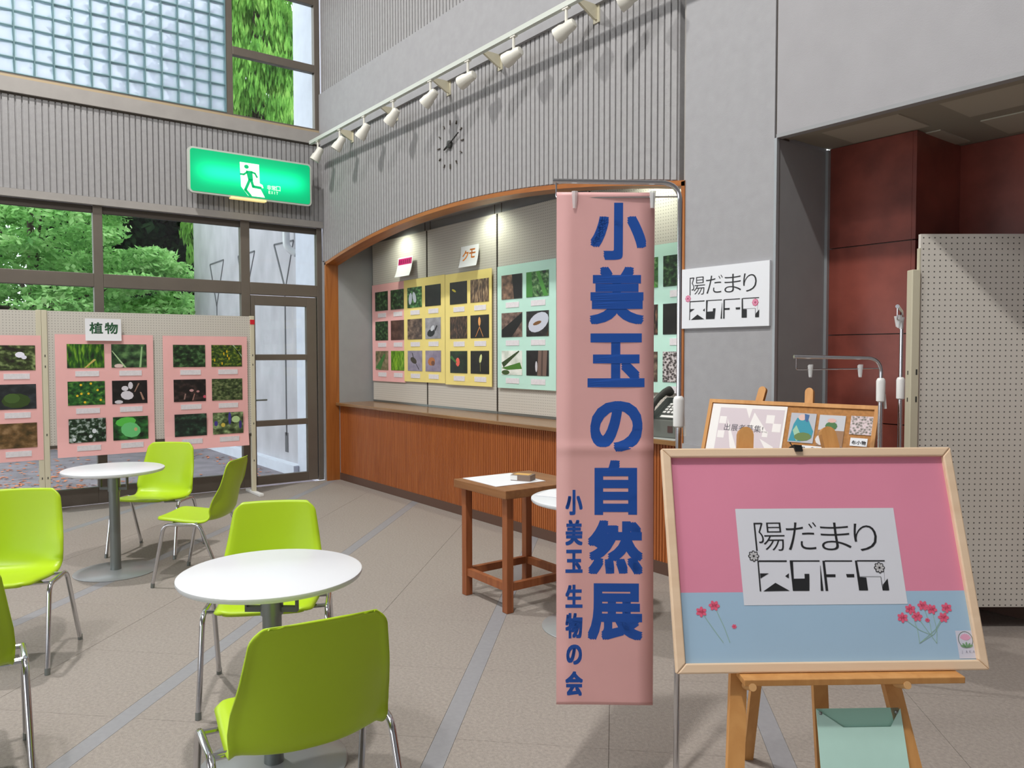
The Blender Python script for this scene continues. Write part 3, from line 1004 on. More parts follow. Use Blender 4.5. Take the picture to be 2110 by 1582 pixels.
# every photograph: base recipe and coloured shapes in 0..1 coordinates (u right, v up)
P = {
    'dark_leaves': (DARKG, []),
    'blades': ((DG, (40, 92, 20), (130, 180, 50), 3, 'w'), [((196, 176, 96), [(0.45, 0.0), (0.5, 0.0), (0.78, 0.34), (0.72, 0.38)])]),
    'seed_grass': (((16, 30, 20), (52, 84, 50), (100, 140, 84), 4), [((170, 200, 150), [(0.0, 0.72), (0.03, 0.72), (0.42, 0.0), (0.36, 0.0)]), ((150, 190, 130), [(0.85, 0.9), (0.89, 0.9), (0.84, 0.0), (0.78, 0.0)]), ((220, 196, 190), ell(0.2, 0.07, 0.13, 0.09))]),
    'yellow_fl': (((14, 44, 20), (34, 92, 34), (96, 150, 60), 8), [((228, 190, 40), ell(x, y, 0.035, 0.05)) for x, y in ((0.35, 0.85), (0.62, 0.9), (0.8, 0.62), (0.25, 0.4), (0.36, 0.48), (0.55, 0.48), (0.45, 0.12), (0.88, 0.2))]),
    'mushroom': (((12, 12, 14), (22, 20, 20), (40, 34, 34), 5), [((214, 212, 220), ell(0.42, 0.36, 0.18, 0.2, 0.5)), ((214, 212, 220), ell(0.36, 0.66, 0.1, 0.11)), ((210, 208, 216), ell(0.52, 0.78, 0.07, 0.16)), ((206, 204, 210), ell(0.18, 0.08, 0.12, 0.08)), ((150, 120, 104), [(0.62, 0.5), (0.65, 0.5), (0.78, 0.86), (0.74, 0.88)]), ((160, 126, 108), [(0.78, 0.5), (0.83, 0.48), (0.92, 0.16), (0.86, 0.14)])]),
    'white_bits': (((10, 18, 14), (34, 62, 36), (190, 204, 200), 9), [((214, 222, 226), ell(0.68, 0.46, 0.06, 0.1)), ((206, 214, 216), ell(0.14, 0.14, 0.05, 0.08)), ((206, 214, 216), ell(0.58, 0.24, 0.05, 0.07))]),
    'big_leaf': (((14, 30, 16), (34, 90, 40), (70, 150, 70), 4), [((86, 190, 72), ell(0.36, 0.78, 0.3, 0.2, 0.2)), ((104, 196, 120), ell(0.5, 0.42, 0.28, 0.34, 0.3)), ((196, 170, 120), ell(0.64, 0.44, 0.05, 0.08))]),
    'yellow_spikes': (((16, 30, 12), (56, 84, 24), (150, 160, 50), 9), [((226, 190, 30), ell(x, y, 0.02, 0.07)) for x, y in ((0.4, 0.6), (0.52, 0.5), (0.34, 0.15), (0.5, 0.7), (0.57, 0.38), (0.1, 0.3))] + [((150, 180, 140), [(0.68, 1.0), (0.74, 1.0), (1.0, 0.42), (1.0, 0.52)])]),
    'pink_stalks': (((12, 10, 12), (26, 22, 20), (70, 52, 50), 6), [((196, 150, 150), ell(0.55, 0.5, 0.07, 0.06)), ((180, 130, 130), ell(0.75, 0.45, 0.05, 0.05)), ((150, 120, 110), [(0.3, 0.1), (0.34, 0.1), (0.38, 0.36), (0.34, 0.36)]), ((150, 110, 100), [(0.56, 0.05), (0.6, 0.05), (0.66, 0.34), (0.63, 0.36)]), ((196, 80, 100), ell(0.96, 0.2, 0.05, 0.07))]),
    'olive_fine': (((24, 34, 18), (66, 84, 46), (130, 140, 96), 11), []),
    'blue_leaf': (((16, 20, 22), (24, 44, 34), (70, 110, 84), 4), []),
    'mixed_fl': (((30, 44, 24), (90, 110, 70), (170, 196, 140), 5), [((66, 56, 140), ell(0.1, 0.5, 0.06, 0.12)), ((66, 56, 140), ell(0.55, 0.72, 0.05, 0.3)), ((60, 50, 120), ell(0.9, 0.4, 0.05, 0.2)), ((180, 210, 150), ell(0.75, 0.66, 0.14, 0.16)), ((206, 186, 80), ell(0.33, 0.42, 0.07, 0.1))]),
    'white_flower': (((28, 22, 18), (56, 70, 34), (150, 170, 110), 6), [((236, 236, 250), ell(0.62, 0.62, 0.12, 0.12)), ((228, 228, 244), ell(0.72, 0.52, 0.07, 0.08))]),
    'grey_bush': (((26, 30, 34), (38, 42, 46), (60, 64, 70), 4), [((50, 72, 26), ell(0.5, 0.34, 0.36, 0.3)), ((66, 94, 40), ell(0.4, 0.44, 0.2, 0.2))]),
    'brown_grass': (((60, 50, 24), (104, 78, 44), (150, 120, 84), 4, 'n'), []),
    'twigs': (((34, 24, 18), (110, 84, 62), (196, 170, 130), 4, 'w'), []),
    'dark_twigs': (((16, 12, 10), (54, 36, 26), (150, 112, 84), 5, 'w'), []),
    'birds': (((16, 40, 22), (50, 110, 50), (140, 190, 120), 7), [((196, 206, 220), ell(0.22, 0.45, 0.12, 0.3, -0.1)), ((206, 214, 226), ell(0.5, 0.5, 0.12, 0.28, 0.25))]),
    'black': (((16, 16, 12), (22, 22, 18), (34, 34, 28), 3), []),
    'trunk': (((60, 44, 34), (112, 84, 66), (156, 122, 98), 4), [((18, 14, 14), [(0.62, 0.0), (1.0, 0.0), (1.0, 1.0), (0.52, 1.0)])]),
    'trunk2': (((50, 38, 32), (96, 78, 66), (150, 128, 110), 5), []),
    'grey_bird': (((126, 126, 132), (146, 146, 152), (166, 166, 172), 3), [((30, 34, 36), ell(0.38, 0.28, 0.26, 0.18, 0.3)), ((196, 200, 206), ell(0.48, 0.5, 0.16, 0.1, 0.9)), ((30, 30, 34), [(0.6, 0.4), (0.66, 0.36), (0.8, 0.6), (0.74, 0.64)])]),
    'lav_bug': (((120, 114, 136), (140, 134, 154), (156, 150, 168), 3), [((60, 54, 40), ell(0.42, 0.52, 0.24, 0.14, -0.5)), ((40, 36, 34), [(0.5, 0.45), (0.55, 0.43), (0.82, 0.08), (0.78, 0.06)]), ((44, 38, 34), [(0.3, 0.9), (0.35, 0.9), (0.45, 0.6), (0.4, 0.6)])]),
    'lav_bug2': (((124, 114, 136), (142, 132, 152), (158, 150, 168), 3), [((176, 110, 60), ell(0.4, 0.48, 0.24, 0.2, 0.3)), ((110, 70, 50), ell(0.5, 0.4, 0.12, 0.12))]),
    'spot_y': (((14, 12, 8), (20, 18, 12), (30, 28, 20), 3), [((206, 190, 60), ell(0.25, 0.62, 0.14, 0.05, -0.5))]),
    'spider': (((12, 10, 8), (20, 14, 10), (40, 28, 18), 3), [((226, 160, 90), ell(0.5, 0.72, 0.07, 0.2)), ((196, 130, 70), [(0.5, 0.5), (0.54, 0.5), (0.3, 0.05), (0.27, 0.05)]), ((196, 130, 70), [(0.48, 0.5), (0.52, 0.5), (0.72, 0.05), (0.69, 0.05)])]),
    'berry': (((12, 18, 12), (20, 36, 20), (40, 70, 34), 3), [((226, 96, 80), ell(0.46, 0.5, 0.12, 0.2)), ((60, 110, 50), [(0.0, 0.7), (0.1, 0.8), (0.4, 0.5), (0.36, 0.44)])]),
    'stem': (((14, 14, 10), (22, 22, 16), (34, 34, 24), 3), [((214, 220, 150), ell(0.56, 0.66, 0.07, 0.2, -0.2)), ((120, 120, 70), [(0.52, 0.5), (0.55, 0.5), (0.56, 0.1), (0.53, 0.1)])]),
    'green_blade': (((16, 28, 14), (60, 110, 50), (150, 180, 130), 7), [((62, 128, 50), [(0.0, 0.0), (0.3, 0.0), (0.24, 1.0), (0.0, 1.0)]), ((74, 142, 56), [(0.44, 1.0), (0.6, 1.0), (0.98, 0.0), (0.8, 0.0)])]),
    'diag': (((60, 46, 42), (112, 88, 78), (150, 124, 112), 5), [((18, 16, 16), [(0.0, 0.0), (0.5, 0.0), (1.0, 0.62), (1.0, 0.98), (0.0, 0.3)])]),
    'insect': (((16, 14, 14), (30, 26, 26), (60, 50, 48), 4), [((196, 200, 214), ell(0.55, 0.55, 0.5, 0.34, 0.6, 16)), ((120, 80, 40), ell(0.5, 0.52, 0.2, 0.07, 0.3)), ((70, 50, 36), [(0.9, 0.0), (1.0, 0.0), (1.0, 0.3)])]),
    'leaf_white': (((196, 204, 192), (226, 230, 222), (244, 246, 240), 3), [((70, 120, 40), [(0.0, 0.28), (0.9, 0.52), (1.0, 0.26), (0.3, 0.2)]), ((50, 70, 34), [(0.0, 0.5), (0.1, 0.3), (0.88, 0.96), (0.84, 1.0)]), ((60, 84, 40), ell(0.2, 0.1, 0.2, 0.1))]),
    'bark': (((20, 18, 18), (26, 24, 24), (36, 34, 34), 3), [((116, 94, 84), [(0.55, 1.0), (0.95, 1.0), (0.9, 0.0), (0.5, 0.0)]), ((206, 204, 210), ell(0.46, 0.36, 0.05, 0.22)), ((78, 62, 56), [(0.7, 1.0), (0.76, 1.0), (0.74, 0.0), (0.66, 0.0)])]),
    'pebble': (((60, 54, 54), (140, 132, 132), (206, 200, 200), 14, 'v'), []),
    'leaf_brown': (((60, 70, 44), (120, 112, 80), (160, 140, 116), 4), [((70, 120, 60), [(0.0, 0.1), (0.4, 0.0), (0.8, 0.8), (0.7, 0.86)])]),
    'bright_stripe': (((50, 90, 16), (106, 160, 30), (170, 206, 70), 5, 'w'), []),
    'brown': (((56, 38, 34), (80, 56, 48), (110, 84, 74), 3), []),
}


def photo(parent, kind, x, z, w, h, seed, y=-0.003):
    rec, shapes = P[kind]
    rec = tuple(rec)
    k = rec[4] if len(rec) > 4 else 'n'
    mats = [photo_mat(rec[0], rec[1], rec[2], rec[3], k, (0.34, 0.52, 0.72), seed)]
    mb = MB().box(x, x + w, y, 0.0, z, z + h)
    cols = []
    for i, (c, pts) in enumerate(shapes):
        if c not in cols:
            cols.append(c)
        pts = [(x + min(max(u, 0), 1) * w, z + min(max(v, 0), 1) * h) for u, v in pts]
        mb.flat(pts, y - 0.0006 - 0.0002 * i, 1 + cols.index(c))
    return obj('photo', mb, mats + [flat_col(c) for c in cols], parent)


def poster(label, loc, rotz, w, h, paper, kinds, group, pw=0.312, ph=0.225, x1=0.095, x2=0.47, top=0.09, pitch=0.352, seed=0, curl=0.0, cap='caption'):
    """large sheet with six photographs and their captions; loc is the top-left corner"""
    t = thing('photo_poster', label, 'poster', loc, rotz, group)
    mb = MB()
    n = 8
    vs, fs = [], []
    for i in range(n + 1):
        for j in range(2):
            v = i / n
            yy = -curl * (max(0, v - 0.7) / 0.3) ** 2
            vs.append((j * w, yy, -v * h))
    for i in range(n):
        fs.append((2 * i + 2, 2 * i + 3, 2 * i + 1, 2 * i))
    mb.add(vs, fs)
    s = obj('sheet', mb, M[paper], t)
    so = s.modifiers.new('paper', 'SOLIDIFY')
    so.thickness = 0.002
    so.offset = 1
    for k, kd in enumerate(kinds):
        col, row = k % 2, k // 2
        x = (x1, x2)[col]
        z = -top - row * pitch - ph
        o = photo(t, kd, x, z, pw, ph, seed * 7 + k, -0.004)
        cy = z - 0.028 - 0.052
        vv = -(cy) / h
        dy = -curl * (max(0, vv - 0.7) / 0.3) ** 2
        o.location.y = -0.0 + dy * (0.6 if row == 2 else 0) - 0.002
        cx = x + (pw - 0.2) / 2 + 0.01
        c = MB().box(cx, cx + 0.2, -0.004 + dy - 0.002, dy, cy, cy + 0.05)
        obj('caption', c, M['caption'], t)
    return t


gl = 'pink plant posters on the free-standing pegboard'
poster('pink plant poster at the left picture edge, left of the pegboard post', (0.402, -3.76, 1.675), R(90), 0.83, 1.142, 'pink', ['dark_leaves', 'white_flower', 'olive_fine', 'grey_bush', 'blue_leaf', 'brown_grass'], gl, seed=1)
poster('pink plant poster under the green lettered card on the pegboard', (0.402, -2.82, 1.69), R(90), 0.845, 1.15, 'pink', ['blades', 'seed_grass', 'yellow_fl', 'mushroom', 'white_bits', 'big_leaf'], gl, seed=2, curl=0.02)
poster('pink plant poster at the door end of the pegboard', (0.402, -1.885, 1.688), R(90), 0.84, 1.155, 'pink', ['dark_leaves', 'yellow_spikes', 'pink_stalks', 'olive_fine', 'blue_leaf', 'mixed_fl'], gl, seed=3, curl=0.03)
gr = 'photo posters along the back of the niche'
poster('pink poster of six dark photos at the corner end of the niche', (0.14, 0.572, 2.332), 0, 0.80, 1.155, 'pink', ['dark_leaves', 'dark_leaves', 'dark_leaves', 'brown', 'leaf_brown', 'bright_stripe'], gr, seed=4, x1=0.085)
poster('yellow poster with a grey bird photo, beside the pink one in the niche', (0.925, 0.566, 2.332), 0, 0.862, 1.14, 'yellow', ['birds', 'black', 'trunk2', 'grey_bird', 'lav_bug', 'lav_bug2'], gr, seed=5, x1=0.085)
poster('yellow poster with black spider photos beside the mint poster in the niche', (1.80, 0.562, 2.325), 0, 0.828, 1.142, 'yellow', ['spot_y', 'twigs', 'dark_twigs', 'spider', 'berry', 'stem'], gr, seed=6, x1=0.095)
poster('mint green poster just left of the hanging pink banner, in the niche', (2.722, 0.56, 2.325), 0, 0.853, 1.145, 'mint', ['trunk', 'green_blade', 'diag', 'insect', 'leaf_white', 'bark'], gr, seed=7, x1=0.07, x2=0.445)
poster('mint green poster above the telephone, half hidden by the pink banner', (4.20, 0.565, 2.31), 0, 0.84, 1.10, 'mint', ['green_blade', 'dark_leaves', 'dark_twigs', 'black', 'trunk2', 'pebble'], gr, seed=8, x1=0.22, x2=0.585)


def card(name, label, loc, rotz, w, h, curl, draw, group=None, colmat=None):
    t = thing(name, label, 'card', loc, rotz, group)
    n = 8
    vs, fs = [], []

    def fy(x, z):
        return -curl * (z / h) ** 2
    for i in range(n + 1):
        for j in range(2):
            z = -h * i / n
            vs.append((j * w, -curl * (i / n) ** 2, z))
    for i in range(n):
        fs.append((2 * i + 2, 2 * i + 3, 2 * i + 1, 2 * i))
    s = obj('sheet', MB().add(vs, fs), M['paper'], t)
    so = s.modifiers.new('paper', 'SOLIDIFY'); so.thickness = 0.0015; so.offset = 1
    draw(t, fy)
    return t


def d1(t, fy):
    mb = MB()
    glyph(mb, '植', 0.035, 0.15, -0.145, -0.035, -0.002, 0.003, fy=fy)
    glyph(mb, '物', 0.165, 0.28, -0.145, -0.035, -0.002, 0.003, fy=fy)
    obj('lettering', mb, mat('green_ink', (46, 96, 64), 0.6), t)


def d2(t, fy):
    mb = MB()
    glyph(mb, 'ク', 0.035, 0.14, -0.15, -0.045, -0.002, 0.003, fy=fy)
    glyph(mb, 'モ', 0.15, 0.26, -0.13, -0.035, -0.002, 0.003, fy=fy)
    obj('lettering', mb, mat('orange_ink', (226, 136, 56), 0.6), t)


def d3(t, fy):
    def strip(x0, x1, z0, z1, y):
        vs, fs = [], []
        for i in range(7):
            z = z0 + (z1 - z0) * i / 6
            vs += [(x0, y + fy(x0, z), z), (x1, y + fy(x1, z), z)]
        for i in range(6):
            fs.append((2 * i + 2, 2 * i + 3, 2 * i + 1, 2 * i))
        return MB().add(vs, fs)
    obj('heading_band', strip(0.015, 0.315, -0.015, -0.085, -0.002), mat('magenta_ink', (176, 20, 100), 0.6), t)
    dm = mat('dark_magenta_ink', (120, 8, 62), 0.6)
    for i in range(6):
        obj('heading_mark', strip(0.03 + i * 0.045, 0.054 + i * 0.045, -0.03, -0.07, -0.003), dm, t)


card('title_card', 'white card with two green characters above the middle pink poster', (0.425, -2.572, 1.842), R(90), 0.308, 0.21, 0.012, d1)
card('title_card', 'white card with orange characters on the second niche board', (2.12, 0.55, 2.578), 0, 0.31, 0.212, 0.035, d2)
card('title_card', 'curled white card with a magenta band on the first niche board', (0.825, 0.55, 2.592), 0, 0.33, 0.222, 0.05, d3)

# ------------------------------------------------------------------ free-standing pegboards by the window
for k, (y0, y1, lab) in enumerate(((-4.83, -2.945, 'beige free-standing pegboard at the left picture edge by the window'), (-2.90, -0.985, 'beige free-standing pegboard in front of the window, beside the glass door'))):
    t = thing('pegboard_stand', lab, 'pegboard', (0.38, y0, 0), R(90), 'free-standing pegboards by the window')
    w = y1 - y0
    obj('board', MB().box(0.02, w - 0.02, -0.008, 0.012, 0.655, 1.905), M['peg'], t)
    obj('bottom_rail', MB().box(0.02, w - 0.02, -0.012, 0.016, 0.625, 0.655), M['frame_d'], t)
    for x in (0.0, w):
        p_ = obj('post', MB().box(x - 0.022, x + 0.022, -0.022, 0.022, 0.03, 1.91), M['cream'], t, bevel=0.004)
        mb = MB()
        for z in (0.35, 0.75, 1.38, 1.48):
            mb.box(x - 0.004, x + 0.004, -0.0235, -0.021, z, z + 0.02)
        obj('slot', mb, M['dark'], p_)
        obj('foot', MB().box(x - 0.025, x + 0.025, -0.24, 0.20, 0.0, 0.03), M['whitep'], t, bevel=0.005)
    if k:
        obj('red_tag', MB().box(w - 0.024, w + 0.024, -0.0245, -0.02, 1.82, 1.87), mat('red_tape', (206, 30, 46), 0.5), t)

# ------------------------------------------------------------------ chairs
CH = [(-0.236, 0.418), (-0.242, 0.432), (-0.22, 0.440), (-0.14, 0.434), (-0.04, 0.422), (0.06, 0.412), (0.12, 0.415), (0.16, 0.436), (0.185, 0.482), (0.2, 0.55), (0.212, 0.61), (0.224, 0.67), (0.235, 0.73), (0.244, 0.78), (0.248, 0.80), (0.256, 0.808)]
HW = [0.196, 0.199, 0.201, 0.206, 0.212, 0.217, 0.220, 0.223, 0.224, 0.220, 0.211, 0.202, 0.192, 0.184, 0.181, 0.180]


def shell_mesh():
    # resample the profile finely
    def sample(t):
        f = t * (len(CH) - 1)
        i = min(int(f), len(CH) - 2)
        u = f - i

        def cr(a, b, c, d):
            return 0.5 * (2 * b + (c - a) * u + (2 * a - 5 * b + 4 * c - d) * u * u + (3 * b - a - 3 * c + d) * u ** 3)
        g = lambda L, k, q: L[min(max(k, 0), len(L) - 1)][q]
        y = cr(*[g(CH, i + o, 0) for o in (-1, 0, 1, 2)])
        z = cr(*[g(CH, i + o, 1) for o in (-1, 0, 1, 2)])
        h = HW[i] * (1 - u) + HW[i + 1] * u
        return y, z, h
    nt_, nu = 60, 24
    vs, fs = [], []
    for i in range(nt_ + 1):
        t = i / nt_
        y, z, h = sample(t)
        y2, z2, _ = sample(min(1, t + 0.01))
        y1, z1, _ = sample(max(0, t - 0.01))
        d = Vector((0, y2 - y1, z2 - z1)).normalized()
        nrm = Vector((0, -d.z, d.y))           # inner (sitting) side
        bend = math.exp(-((t - 0.52) / 0.14) ** 2)
        back = 1 / (1 + math.exp(-(t - 0.55) * 22))
        topfade = 1 - 0.7 * max(0, (t - 0.74) / 0.26)
        for j in range(nu + 1):
            u = -1 + 2 * j / nu
            lift = (0.006 * (1 - back) + 0.034 * back * topfade) * abs(u) ** 2.2 + 0.06 * bend * abs(u) ** 2.6
            if t < 0.12:
                lift -= 0.012 * (1 - t / 0.12) * abs(u) ** 3
            edge = max(0, (abs(u) - 0.86) / 0.14)
            lift -= 0.016 * edge ** 2 * (1 - min(1, max(0, (t - 0.72) / 0.2)))
            # rounded upper corners and front corners
            hh = h
            dtop = 0.809 - z if t > 0.6 else 9
            dfr = y + 0.243 if t < 0.4 else 9
            for dd, rc in ((dtop, 0.055), (dfr, 0.045)):
                if dd < rc:
                    hh = hh - rc + math.sqrt(max(0, rc * rc - (rc - max(dd, 0)) ** 2))
            x = u * hh
            dz = -0.012 * abs(u) ** 2.5 if t > 0.8 else 0
            p_ = Vector((x, y, z + dz * max(0, (t - 0.8) / 0.2))) + nrm * lift
            vs.append(p_)
    for i in range(nt_):
        for j in range(nu):
            a = i * (nu + 1) + j
            fs.append((a, a + 1, a + nu + 2, a + nu + 1))
    mb = MB().add(vs, fs, 0, True)
    return mesh('shell', mb, M['lime'], 80)


SHELL = shell_mesh()


def rounded(pts, r, n=5):
    out = [Vector(pts[0])]
    for i in range(1, len(pts) - 1):
        a, b, c = Vector(pts[i - 1]), Vector(pts[i]), Vector(pts[i + 1])
        p0 = b + (a - b).normalized() * r
        p1 = b + (c - b).normalized() * r
        for k in range(n + 1):
            t = k / n
            out.append(p0 * (1 - t) ** 2 + b * 2 * t * (1 - t) + p1 * t * t)
    out.append(Vector(pts[-1]))
    return out


def make_chair(label, loc, rotz):
    t = thing('stacking_chair', label, 'chair', loc, rotz, 'lime green stacking chairs')
    s = obj('shell', SHELL, None, t)
    so = s.modifiers.new('thickness', 'SOLIDIFY'); so.thickness = 0.007; so.offset = -1
    for sx in (-1, 1):
        X0, X1 = sx * 0.262, sx * 0.254
        path = rounded([(X0, -0.232, 0.012), (X1, -0.155, 0.408), (X1, 0.075, 0.408), (X0, 0.232, 0.012)], 0.045)
        f = obj('leg_frame', MB().tube(path, 0.0115, 10), M['chrome'], t)
        for yy in (-0.233, 0.233):
            obj('foot_cap', MB().tube([(X0, yy, 0.0), (X0, yy * 0.985, 0.03)], 0.0125, 10), M['steel'], f)
        for yy in (-0.115, 0.04):
            obj('seat_support', MB().tube([(X1, yy, 0.408), (sx * 0.19, yy, 0.406), (sx * 0.13, yy, 0.402)], 0.009, 8), M['chrome'], t)
    obj('crossbar', MB().tube([(-0.243, 0.045, 0.404), (0.243, 0.045, 0.404)], 0.008, 8), M['chrome'], t)
    return t


def facing(fx, fy):
    return math.atan2(fx, -fy)   # local -y is the front


# centre x, y, facing
chairs = [((2.35, -2.41), (0.745, -0.67), 'lime green chair behind the far round table, facing the camera'),
          ((3.29, -2.32), (-0.63, -0.776), 'lime green chair seen from the side, turned to the far round table'),
          ((4.18, -3.52), (0.905, -0.426), 'lime green chair at the left picture edge, seat towards the camera'),
          ((5.31, -2.61), (0.893, -0.45), 'lime green chair pushed behind the near round table'),
          ((6.525, -2.968), (-0.9925, 0.122), 'nearest lime green chair with its back to the camera'),
          ((5.375, -3.80), (-1.0, 0.05), 'lime green chair cut off at the lower left picture corner')]
c0 = None
for (c, f, lab) in chairs:
    if c0 is None:
        c0 = make_chair(lab, (c[0], c[1], 0), facing(*f))
    else:
        dup(c0, (c[0], c[1], 0), facing(*f), lab)

# ------------------------------------------------------------------ round tables


def round_table(label, loc, rotz=0):
    t = thing('round_table', label, 'table', loc, rotz, 'white round cafe tables')
    obj('tabletop', MB().lathe([(0.0, 0.690), (0.30, 0.690), (0.318, 0.696), (0.323, 0.705), (0.322, 0.714), (0.314, 0.718), (0.0, 0.718)], 64), M['white'], t)
    obj('pole', MB().lathe([(0.036, 0.008), (0.034, 0.05), (0.034, 0.69)], 24), M['steel'], t)
    obj('base_plate', MB().lathe([(0.0, 0.0), (0.262, 0.0), (0.264, 0.004), (0.258, 0.009), (0.06, 0.016), (0.0, 0.016)], 56), M['plate'], t)
    b = obj('tilt_bracket', MB().box(-0.095, 0.095, -0.012, 0.012, 0.570, 0.588).box(-0.095, -0.088, -0.012, 0.012, 0.588, 0.692).box(0.088, 0.095, -0.012, 0.012, 0.588, 0.692), M['bracket'], t)
    obj('collar', MB().lathe([(0.040, 0.56), (0.040, 0.69)], 20), M['steel'], t)
    return t


rt = round_table('white round table farther back, by the window pegboards', (2.78, -2.775, 0), 0.9)
dup(rt, (5.935, -2.83, 0), 0.9, 'white round table nearest the camera, between two chairs')
dup(rt, (5.582, -0.924, 0), 0.3, 'white round table half hidden behind the hanging pink banner')
# papers on the hidden table
ps = thing('paper_sheets', 'white paper sheets overhanging the round table behind the banner', 'papers', (5.46, -0.98, 0.719), R(25))
obj('sheet', MB().box(-0.15, 0.15, -0.11, 0.10, 0.0, 0.002), M['paper'], ps)
obj('sheet', MB().box(-0.05, 0.26, -0.06, 0.15, 0.002, 0.004), M['paper'], ps)

# ------------------------------------------------------------------ brown wooden table
wt = thing('wooden_table', 'small brown wooden table with stretchers in front of the counter', 'table', (4.915, -0.905, 0), R(-1))
for sx, sy in ((-1, -1), (1, -1), (1, 1), (-1, 1)):
    obj('leg', MB().box(sx * 0.215 - 0.024, sx * 0.215 + 0.024, sy * 0.235 - 0.024, sy * 0.235 + 0.024, 0, 0.675), M['tblwood'], wt, bevel=0.003)
for sy in (-1, 1):
    obj('stretcher', MB().box(-0.191, 0.191, sy * 0.235 - 0.016, sy * 0.235 + 0.016, 0.125, 0.170), M['tblwood'], wt)
for sx in (-1, 1):
    obj('stretcher', MB().box(sx * 0.215 - 0.016, sx * 0.215 + 0.016, -0.211, 0.211, 0.125, 0.170), M['tblwood'], wt)
obj('tabletop', MB().box(-0.265, 0.285, -0.30, 0.29, 0.675, 0.725), M['tbltop'], wt, bevel=0.004)
t = thing('paper_sheet', 'large white sheet lying on the brown wooden table', 'paper', (4.86, -0.96, 0.726), R(-3))
obj('sheet', MB().box(-0.18, 0.20, -0.20, 0.16, 0, 0.002), M['paper'], t)
t = thing('small_box', 'small brown and white carton on the sheet of the wooden table', 'box', (4.96, -0.90, 0.7285), R(30))
obj('carton', MB().box(-0.065, 0.065, -0.045, 0.045, 0.0, 0.035), mat('grey_brown_card', (128, 110, 98), 0.6), t, bevel=0.002)
obj('lid_label', MB().box(-0.05, 0.05, -0.03, 0.03, 0.035, 0.0365), mat('orange_label', (214, 168, 96), 0.6), t)
obj('side_label', MB().box(-0.066, -0.02, -0.0465, -0.044, 0.004, 0.032), M['whitep'], t)

# ------------------------------------------------------------------ telephone on the counter
ph_ = thing('telephone', 'dark grey desk telephone on the counter behind the pink banner', 'telephone', (5.09, 0.33, 0.926), R(8))
mb = MB()
prof = [(-0.14, 0.0), (0.13, 0.0), (0.13, 0.255), (0.10, 0.265), (-0.145, 0.125)]
n = len(prof)
vs = [(-0.12, y, z) for y, z in prof] + [(0.12, y, z) for y, z in prof]
mb.add(vs, [tuple(range(n)), tuple(range(2 * n - 1, n - 1, -1))] + [(i, n + i, n + (i + 1) % n, (i + 1) % n) for i in range(n)])
obj('body', mb, mat('telephone_grey', (104, 108, 102), 0.45), ph_, bevel=0.008)
sl = math.atan2(0.14, 0.245)


def onface(x, s, h=0.002):
    """point on the sloping face: s metres up the slope from its lower edge"""
    return (x, -0.145 + s * math.cos(sl) - h * math.sin(sl), 0.125 + s * math.sin(sl) + h * math.cos(sl))


def facequad(mb, x0, x1, s0, s1, h):
    pts = [onface(x0, s0, 0), onface(x1, s0, 0), onface(x1, s1, 0), onface(x0, s1, 0), onface(x0, s0, h), onface(x1, s0, h), onface(x1, s1, h), onface(x0, s1, h)]
    mb.add(pts, [(3, 2, 1, 0), (4, 5, 6, 7), (0, 1, 5, 4), (1, 2, 6, 5), (2, 3, 7, 6), (3, 0, 4, 7)])


mb = MB(); facequad(mb, -0.115, 0.115, 0.004, 0.275, 0.003)
obj('face_plate', mb, mat('telephone_dark', (58, 62, 60), 0.4), ph_)
for r_ in range(4):
    for c_ in range(4):
        mb = MB(); facequad(mb, -0.035 + c_ * 0.033, -0.013 + c_ * 0.033, 0.075 + r_ * 0.033, 0.095 + r_ * 0.033, 0.009)
        obj('key', mb, M['whitep'] if c_ < 3 else M['steel'], ph_)
mb = MB(); facequad(mb, 0.0, 0.10, 0.222, 0.262, 0.005)
obj('display', mb, mat('green_display', (70, 150, 70), 0.3), ph_)
mb = MB(); facequad(mb, -0.03, 0.08, 0.025, 0.05, 0.005)
obj('number_label', mb, M['whitep'], ph_)
hp = [onface(-0.085, s, h) for s, h in ((-0.01, 0.03), (0.0, 0.055), (0.05, 0.075), (0.14, 0.082), (0.23, 0.075), (0.28, 0.055), (0.29, 0.03))]
obj('handset', MB().tube(hp, [0.03, 0.034, 0.024, 0.022, 0.024, 0.034, 0.03], 12), M['dark'], ph_)
obj('emblem_plate', MB().box(0.045, 0.085, -0.1445, -0.139, 0.04, 0.085), mat('dark_brown_plate', (74, 52, 48), 0.5), ph_)
t = thing('counter_mat', 'pale grey mat under the telephone', 'mat', (5.08, 0.27, 0.9252))
obj('mat_sheet', MB().box(-0.19, 0.2, -0.15, 0.2, 0, 0.002), mat('pale_mat', (176, 180, 176), 0.6), t)

